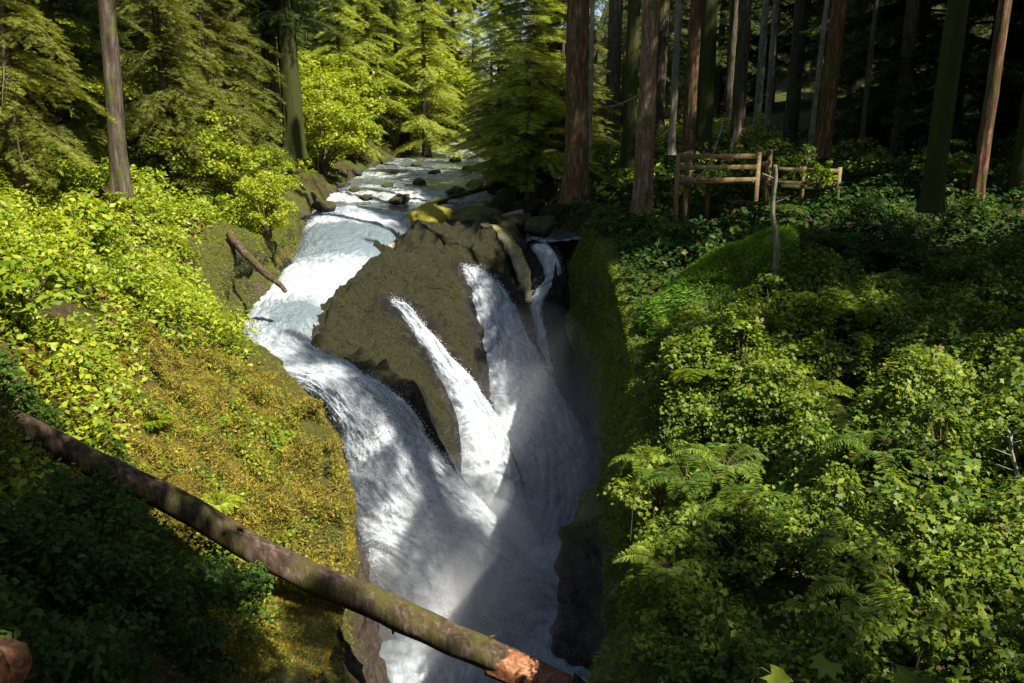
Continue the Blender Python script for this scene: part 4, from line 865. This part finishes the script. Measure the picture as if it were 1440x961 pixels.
# moss tufts on banks and walls
def tufts(name, label, V, nper, size, mat_, seed, w=None, dr=(0, 0, -.3), nrm_bias=(0, -.4, .3), side=None, ztest=None):
    rg = np.random.default_rng(seed); A, B = V.shape[:2]; i = rg.integers(0, A - 1, nper * 4); j = rg.integers(0, B - 1, nper * 4); f = rg.random((nper * 4, 1)); g_ = rg.random((nper * 4, 1))
    P = V[i, j] * (1 - f) * (1 - g_) + V[i + 1, j] * f * (1 - g_) + V[i, j + 1] * (1 - f) * g_ + V[i + 1, j + 1] * f * g_
    nn = norm(np.cross(V[i + 1, j] - V[i, j], V[i, j + 1] - V[i, j])); 
    if side is not None: nn = nn * np.sign((nn * np.array(side)).sum(-1, keepdims=True) + 1e-6)
    ok = fbm(P * 1.2, 3, seed + 2) > (.02 if mat_ == 'rock_moss' else -.5 if mat_ == 'green_moss' else -.18)
    if w is not None: ok &= w(P, nn, rg)
    P, nn = P[ok][:nper], nn[ok][:nper]
    Yd = norm(nn + np.array(dr) + rg.normal(0, .45, P.shape)); X = norm(np.cross(Yd, rg.normal(0, 1, P.shape))); Z = np.cross(X, Yd)
    Vv, F = scatter(TUFT * np.array([2.2, 1, 1]), TUFT_F, P - nn * .01, X, Yd, Z, size * rg.uniform(.5, 1.5, len(P)))
    o = mk(name, Vv, F, M[mat_]); tag(o, label, kind='stuff')
gxs = np.arange(-10.5, -2.2, .12); gys = np.arange(8.5, 24, .12); TX, TY = np.meshgrid(gxs, gys, indexing='ij')
tz = land(TX, TY); VT = np.stack([TX, TY, tz], -1)
def wo_(P, nn, rg):
    d = XL(P[:, 1]) - P[:, 0]; return (d > -.1) & (d < 4.2 - .10 * (P[:, 1] - 14) ** 2 * (P[:, 1] > 14) * .3 + .8 * noise(P[:, :2] * .6, 5)) & (P[:, 1] < YL(P[:, 0]) + noise(P[:, :2], 3)) & (P[:, 1] > 8.5)
tufts('moss', 'shaggy ochre and yellow moss over the left bank', VT, 200000, .05, 'ochre_leaf', 201, wo_, (0.1, 0, .1), side=(0, 0, 1))
tufts('moss', 'ochre moss draping the left rim of the falls', VL, 90000, .055, 'ochre_leaf', 203, lambda P, nn, rg: (P[:, 1] > 7) & (P[:, 1] < 19.5) & (P[:, 2] > -7.6 - .9 * rg.random(len(P)) - .8 * noise(P * .9, 8)), (0, 0, -.5), side=(1, -.3, .6))
tufts('moss', 'olive green moss along the chute bank', VL, 60000, .075, 'green_moss', 205, lambda P, nn, rg: (P[:, 1] >= 19) & (P[:, 1] < 38) & (P[:, 2] > -6.3 - .4 * rg.random(len(P))), (0, 0, -.5), side=(1, -.3, .6))
tufts('moss', 'green moss hanging on the right canyon wall', VR, 150000, .075, 'green_moss', 207, lambda P, nn, rg: (P[:, 1] > 5) & (P[:, 1] < 30) & (P[:, 2] > -8.4 - 1.6 * rg.random(len(P)) + 1.0 * noise(P * .8, 9)), (0, 0, -.8), side=(-1, -.3, .6))

tufts('moss', 'thin olive moss on the rock between the falls', VB[:, :int(np.searchsorted(by, 31.3))], 130000, .028, 'rock_moss', 209, lambda P, nn, rg: (dry[np.clip(((P[:, 0] - bx[0]) / .065).astype(int), 0, len(bx) - 1), np.clip(((P[:, 1] - by[0]) / .07).astype(int), 0, len(by) - 1)] > .25) & (P[:, 2] > -10), (0, -.2, -.2), side=(0, -.2, 1))
# mossy mound right of the canyon
Vm = IV * (1 + .34 * fbm(IV * 1.2, 4, 61) + .10 * fbm(IV * 4, 3, 62))[:, None] * np.array([1.9, 1.15, .85]); Vm = Vm @ np.array(Matrix.Rotation(R(-38), 3, 'Y')).T
mc_ = PY(988, 415, 18.2) + np.array([.25, .4, -.1])
mr = empty('mossy_boulder', mc_); b_ = mk('rock', Vm, IF, M['cliff'], mr, True, attr={'moss': np.zeros(len(Vm))})
rgm = np.random.default_rng(5); fi = rgm.integers(0, len(IF), 26000); bc = rgm.dirichlet((1, 1, 1), 26000); Pm = (Vm[IF[fi]] * bc[..., None]).sum(1); nm = norm(Pm)
ok = nm[:, 2] > -.5; Pm, nm = Pm[ok], nm[ok]; Yd = norm(nm + np.array([-.25, -.1, -.25]) + rgm.normal(0, .35, Pm.shape)); X = norm(np.cross(Yd, rgm.normal(0, 1, Pm.shape)))
V, F = scatter(TUFT * np.array([2.0, 1, 1]), TUFT_F, Pm, X, Yd, np.cross(X, Yd), .10 * rgm.uniform(.5, 1.4, len(Pm)))
mo = mk('moss', V, F, M['bright_moss'], mr); tag(mr, 'big rounded boulder thick with bright green moss on the right rim', 'rock')

# individual shrubs
def shrub(x, y, key, s, label, group, dz=0, name='shrub'):
    o = bpy.data.objects.new(name, LEAFY[key]); C.objects.link(o); o.location = (x, y, float(land(x, y)) + dz); o.scale = (s, s, s * random.uniform(.8, 1.15)); o.rotation_euler = (random.uniform(-.2, .2), random.uniform(-.2, .2), random.uniform(0, 6.28))
    tag(o, label, 'shrub', group); return o
for i in range(46):
    y = rng.uniform(9.5, 30); x = -(5.9 + .3 * max(0, y - 11) + rng.uniform(0, 1) * (.42 * y)); x = max(x, -.64 * y - 1)
    if x > float(XL(y)) - .9: continue
    shrub(x, y, ('shrub_a', 'shrub_b')[i % 2], rng.uniform(.7, 1.15), 'bright yellow green broad leaved shrub in the sunlit left thicket', 'shrubs in the sunlit left thicket', .15)
for i in range(44):
    y = rng.uniform(5.0, 17); x = float(XR(y)) + .85 + rng.uniform(0, 1) * (.55 * y)
    shrub(x, y, ('rshrub_a', 'rshrub_b')[i % 2], rng.uniform(.65, 1.05), 'sun dappled vine maple shrub on the right slope', 'vine maple shrubs on the right slope', .1)
for i in range(22):
    y = 5.2 + i * .5; x = float(XR(y)) + rng.uniform(.35, .9)
    shrub(x, y, ('rshrub_b', 'rshrub_a')[i % 2], rng.uniform(.4, .75), 'leafy sprig shrub overhanging the right rim of the canyon', 'shrubs on the right rim', -.1)
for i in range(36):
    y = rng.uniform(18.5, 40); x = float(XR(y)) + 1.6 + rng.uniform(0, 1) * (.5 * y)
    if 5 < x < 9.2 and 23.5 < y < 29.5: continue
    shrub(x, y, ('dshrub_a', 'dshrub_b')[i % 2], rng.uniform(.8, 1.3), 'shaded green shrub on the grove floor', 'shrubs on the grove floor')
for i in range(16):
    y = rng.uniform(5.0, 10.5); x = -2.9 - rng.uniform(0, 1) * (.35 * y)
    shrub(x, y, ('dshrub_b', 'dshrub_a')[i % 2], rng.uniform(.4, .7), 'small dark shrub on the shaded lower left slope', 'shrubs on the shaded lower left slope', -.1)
for (u, v, Y, s, key, lab) in [(1205, 228, 29, 1.5, 'rshrub_a', 'vivid green shrub glowing in a sun patch beneath the leaning trunk'), (1245, 232, 29, 1.2, 'rshrub_b', 'sunlit green shrub right of the vivid one'), (1130, 215, 28.5, 1.1, 'rshrub_b', 'lit green shrub above the right platform post'),
                               (1340, 225, 26, 1.2, 'rshrub_a', 'pale leaved shrub between the black trunk and the sun patched trunk'), (1060, 205, 31, 1.4, 'rshrub_a', 'green leafy shrub behind the platform'), (1150, 240, 26.5, .8, 'shrub_b', 'yellow green shrub behind the white dead stem'),
                               (905, 320, 26, 1.1, 'rshrub_a', 'green shrub at the foot of the thick sunlit trunk'), (860, 300, 27, 1.0, 'rshrub_b', 'leafy shrub hanging over the right canyon wall'), (940, 325, 24, .9, 'rshrub_b', 'small leafy shrub below the platform posts')]:
    p = PY(u, v, Y); o = bpy.data.objects.new('shrub', LEAFY[key]); C.objects.link(o); o.location = (p[0], p[1], p[2] - .75 * s); o.scale = (s, s, s); o.rotation_euler.z = random.uniform(0, 6.28); tag(o, lab, 'shrub')

# sword ferns
def fern_mesh(seed, m):
    rg = np.random.default_rng(seed); acc = Acc()
    for k in range(13):
        az = 2 * np.pi * k / 13 + rg.normal(0, .2); L_ = rg.uniform(.55, .85); d = np.array([math.cos(az), math.sin(az), 0]); sd_ = np.array([-d[1], d[0], 0])
        t = np.linspace(0, 1, 12); sp = d * (L_ * t * .85)[:, None] + np.array([0, 0, 1]) * (L_ * (1.05 * t - .95 * t ** 2))[:, None]
        V, F, _ = tube(sp, np.linspace(.006, .002, 12), 3, False); acc.add(V, F, 1)
        tt = np.linspace(.12, .98, 26)
        for s_ in (-1, 1):
            P = np.stack([np.interp(tt, t, sp[:, i]) for i in range(3)], 1); Yd = norm(sd_ * s_ + d * .35 + np.array([0, 0, -.12]) + rg.normal(0, .08, (26, 3))); Z = norm(np.cross(np.cross(Yd, [0, 0, 1]), Yd)); X = np.cross(Yd, Z)
            V, F = scatter(DIAM * np.array([.5, 1, 1]), DIAM_F, P, X, Yd, Z, .17 * np.sin(np.pi * np.clip(tt * .82 + .12, 0, 1)) ** .8); acc.add(V, F, 0)
    return proto_mesh(acc, [M[m], M['twig']])
FERN = [fern_mesh(1, 'right_leaf'), fern_mesh(2, 'shaded_leaf'), fern_mesh(3, 'left_leaf')]
def fern(x, y, k, s_, label, group, up_=.25):
    o = bpy.data.objects.new('sword_fern', FERN[k]); C.objects.link(o); o.location = (x, y, float(land(x, y)) + up_); o.scale = (s_,) * 3; o.rotation_euler = (rng.uniform(-.2, .2), rng.uniform(-.2, .2), rng.uniform(0, 6.28)); tag(o, label, 'fern', group)
for i in range(20):
    y = 5.4 + i * .62; fern(float(XR(y)) + rng.uniform(.1, 1.8 + .2 * y), y, 0, rng.uniform(.7, 1.1), 'arching sword fern among the vine maples on the right slope', 'ferns on the right slope', rng.uniform(.3, .75))
for i in range(16):
    y = 18 + i * .8; fern(float(XR(y)) + rng.uniform(.4, 7), y, 1, rng.uniform(.8, 1.2), 'dark sword fern on the grove floor', 'ferns on the grove floor', .3)
for i in range(12):
    y = 7 + i * .8; fern(float(XL(y)) - rng.uniform(.8, 3.2), y, (1, 2)[i > 3], rng.uniform(.45, .75), 'small sword fern rooted in the mossy left bank', 'ferns on the left bank', .12)

# big foreground leaves, lower right
def bigleaf(u, v, Y, size, rz, label):
    p = PY(u, v, Y); root = empty('maple_sprig', p)
    a = Acc(); 
    rg = np.random.default_rng(int(u)); Xv, Yv, Zv = frames(np.array([[.1, -.25, 1.0]]), rg, .12)
    T = PALM.copy(); V, F = scatter(T, PALM_F, np.zeros((1, 3)), Xv, Yv, Zv, size); mk('leaf', V, F, M['right_leaf'], root)
    add_tube(a, cat([np.array([0, 0, 0]), -Yv[0] * size * .5 + np.array([0, 0, -.1]), -Yv[0] * size * .7 + np.array([0, 0, -.8])], 8), np.full(8, .006), 5, 0, False); a.build('stem', [M['twig']], root)
    return tag(root, label, 'leaf sprig')
bigleaf(1085, 948, 5.0, .26, 0, 'large pale green lobed leaf lowest among the right slope leaves')
bigleaf(1165, 930, 5.5, .26, 0, 'large green lobed leaf beside the largest pale one')
bigleaf(1262, 945, 5.4, .24, 0, 'large darker lobed leaf right of the pale pair')
bigleaf(905, 665, 8.6, .17, 0, 'single lobed leaf jutting over the dark canyon above the slot')

# ------------------------------------------------------------------ spray and mist
OV = np.array([[1, 0, 0], [-1, 0, 0], [0, 1, 0], [0, -1, 0], [0, 0, 1], [0, 0, -1]], float); OF = np.array([[0, 2, 4], [2, 1, 4], [1, 3, 4], [3, 0, 4], [2, 0, 5], [1, 2, 5], [3, 1, 5], [0, 3, 5]])
rgs = np.random.default_rng(77); allp = []; alls = []
for V, D, n in ((VM, DM, 26000), (VN, DN, 4500), (VD, DD, 9000), (VS, DS, 2500)):
    a_, b_ = V.shape[:2]; pr = np.clip(D, 0, 1) ** 1.5 + .02; pr /= pr.sum(); i = rgs.choice(a_, n, p=pr); j = rgs.integers(0, b_, n)
    P = V[i, j] + rgs.normal(0, .05, (n, 3)) + np.array([0, -.02, .05]) * rgs.exponential(1.0, (n, 1)); allp.append(P); alls.append(.006 + .013 * rgs.random(n) ** 3)
P = np.concatenate(allp); s_ = np.concatenate(alls); X, Y, Z = frames(rgs.normal(0, 1, P.shape), rgs, .1)
V, F = scatter(OV, OF, P, X, Y * 1.0, Z * 1.0, s_); o = mk('spray', V, F, M['spray'], smooth=True); tag(o, 'white droplets thrown off the falls', kind='stuff')
MV, MF = ico(3)
def mist(loc, sc_, dens, label, seed):
    for k, (f_, w_) in enumerate(((1.15, .14), (.85, .30), (.6, .5))):
        mist1(loc, tuple(c * f_ for c in sc_), dens * w_, label if k == 0 else label + (', thicker middle' if k == 1 else ', dense core'), seed * 5 + k)
def mist1(loc, sc_, dens, label, seed):
    V = MV * (1 + .22 * fbm(MV * 1.2 + seed, 3, seed))[:, None]
    o = mk('mist', V, MF, vol_mat('mist', dens), smooth=True); o.location = tuple(loc); o.scale = sc_; tag(o, label, kind='stuff')
mist((1.0, 24.5, -12.0), (3.0, 4.2, 5.4), .10, 'mist hanging at the head of the slot', 1)
mist((-1.6, 19.9, -12.4), (3.0, 2.8, 3.4), .6, 'bright spray cloud where the broad chute lands', 2)
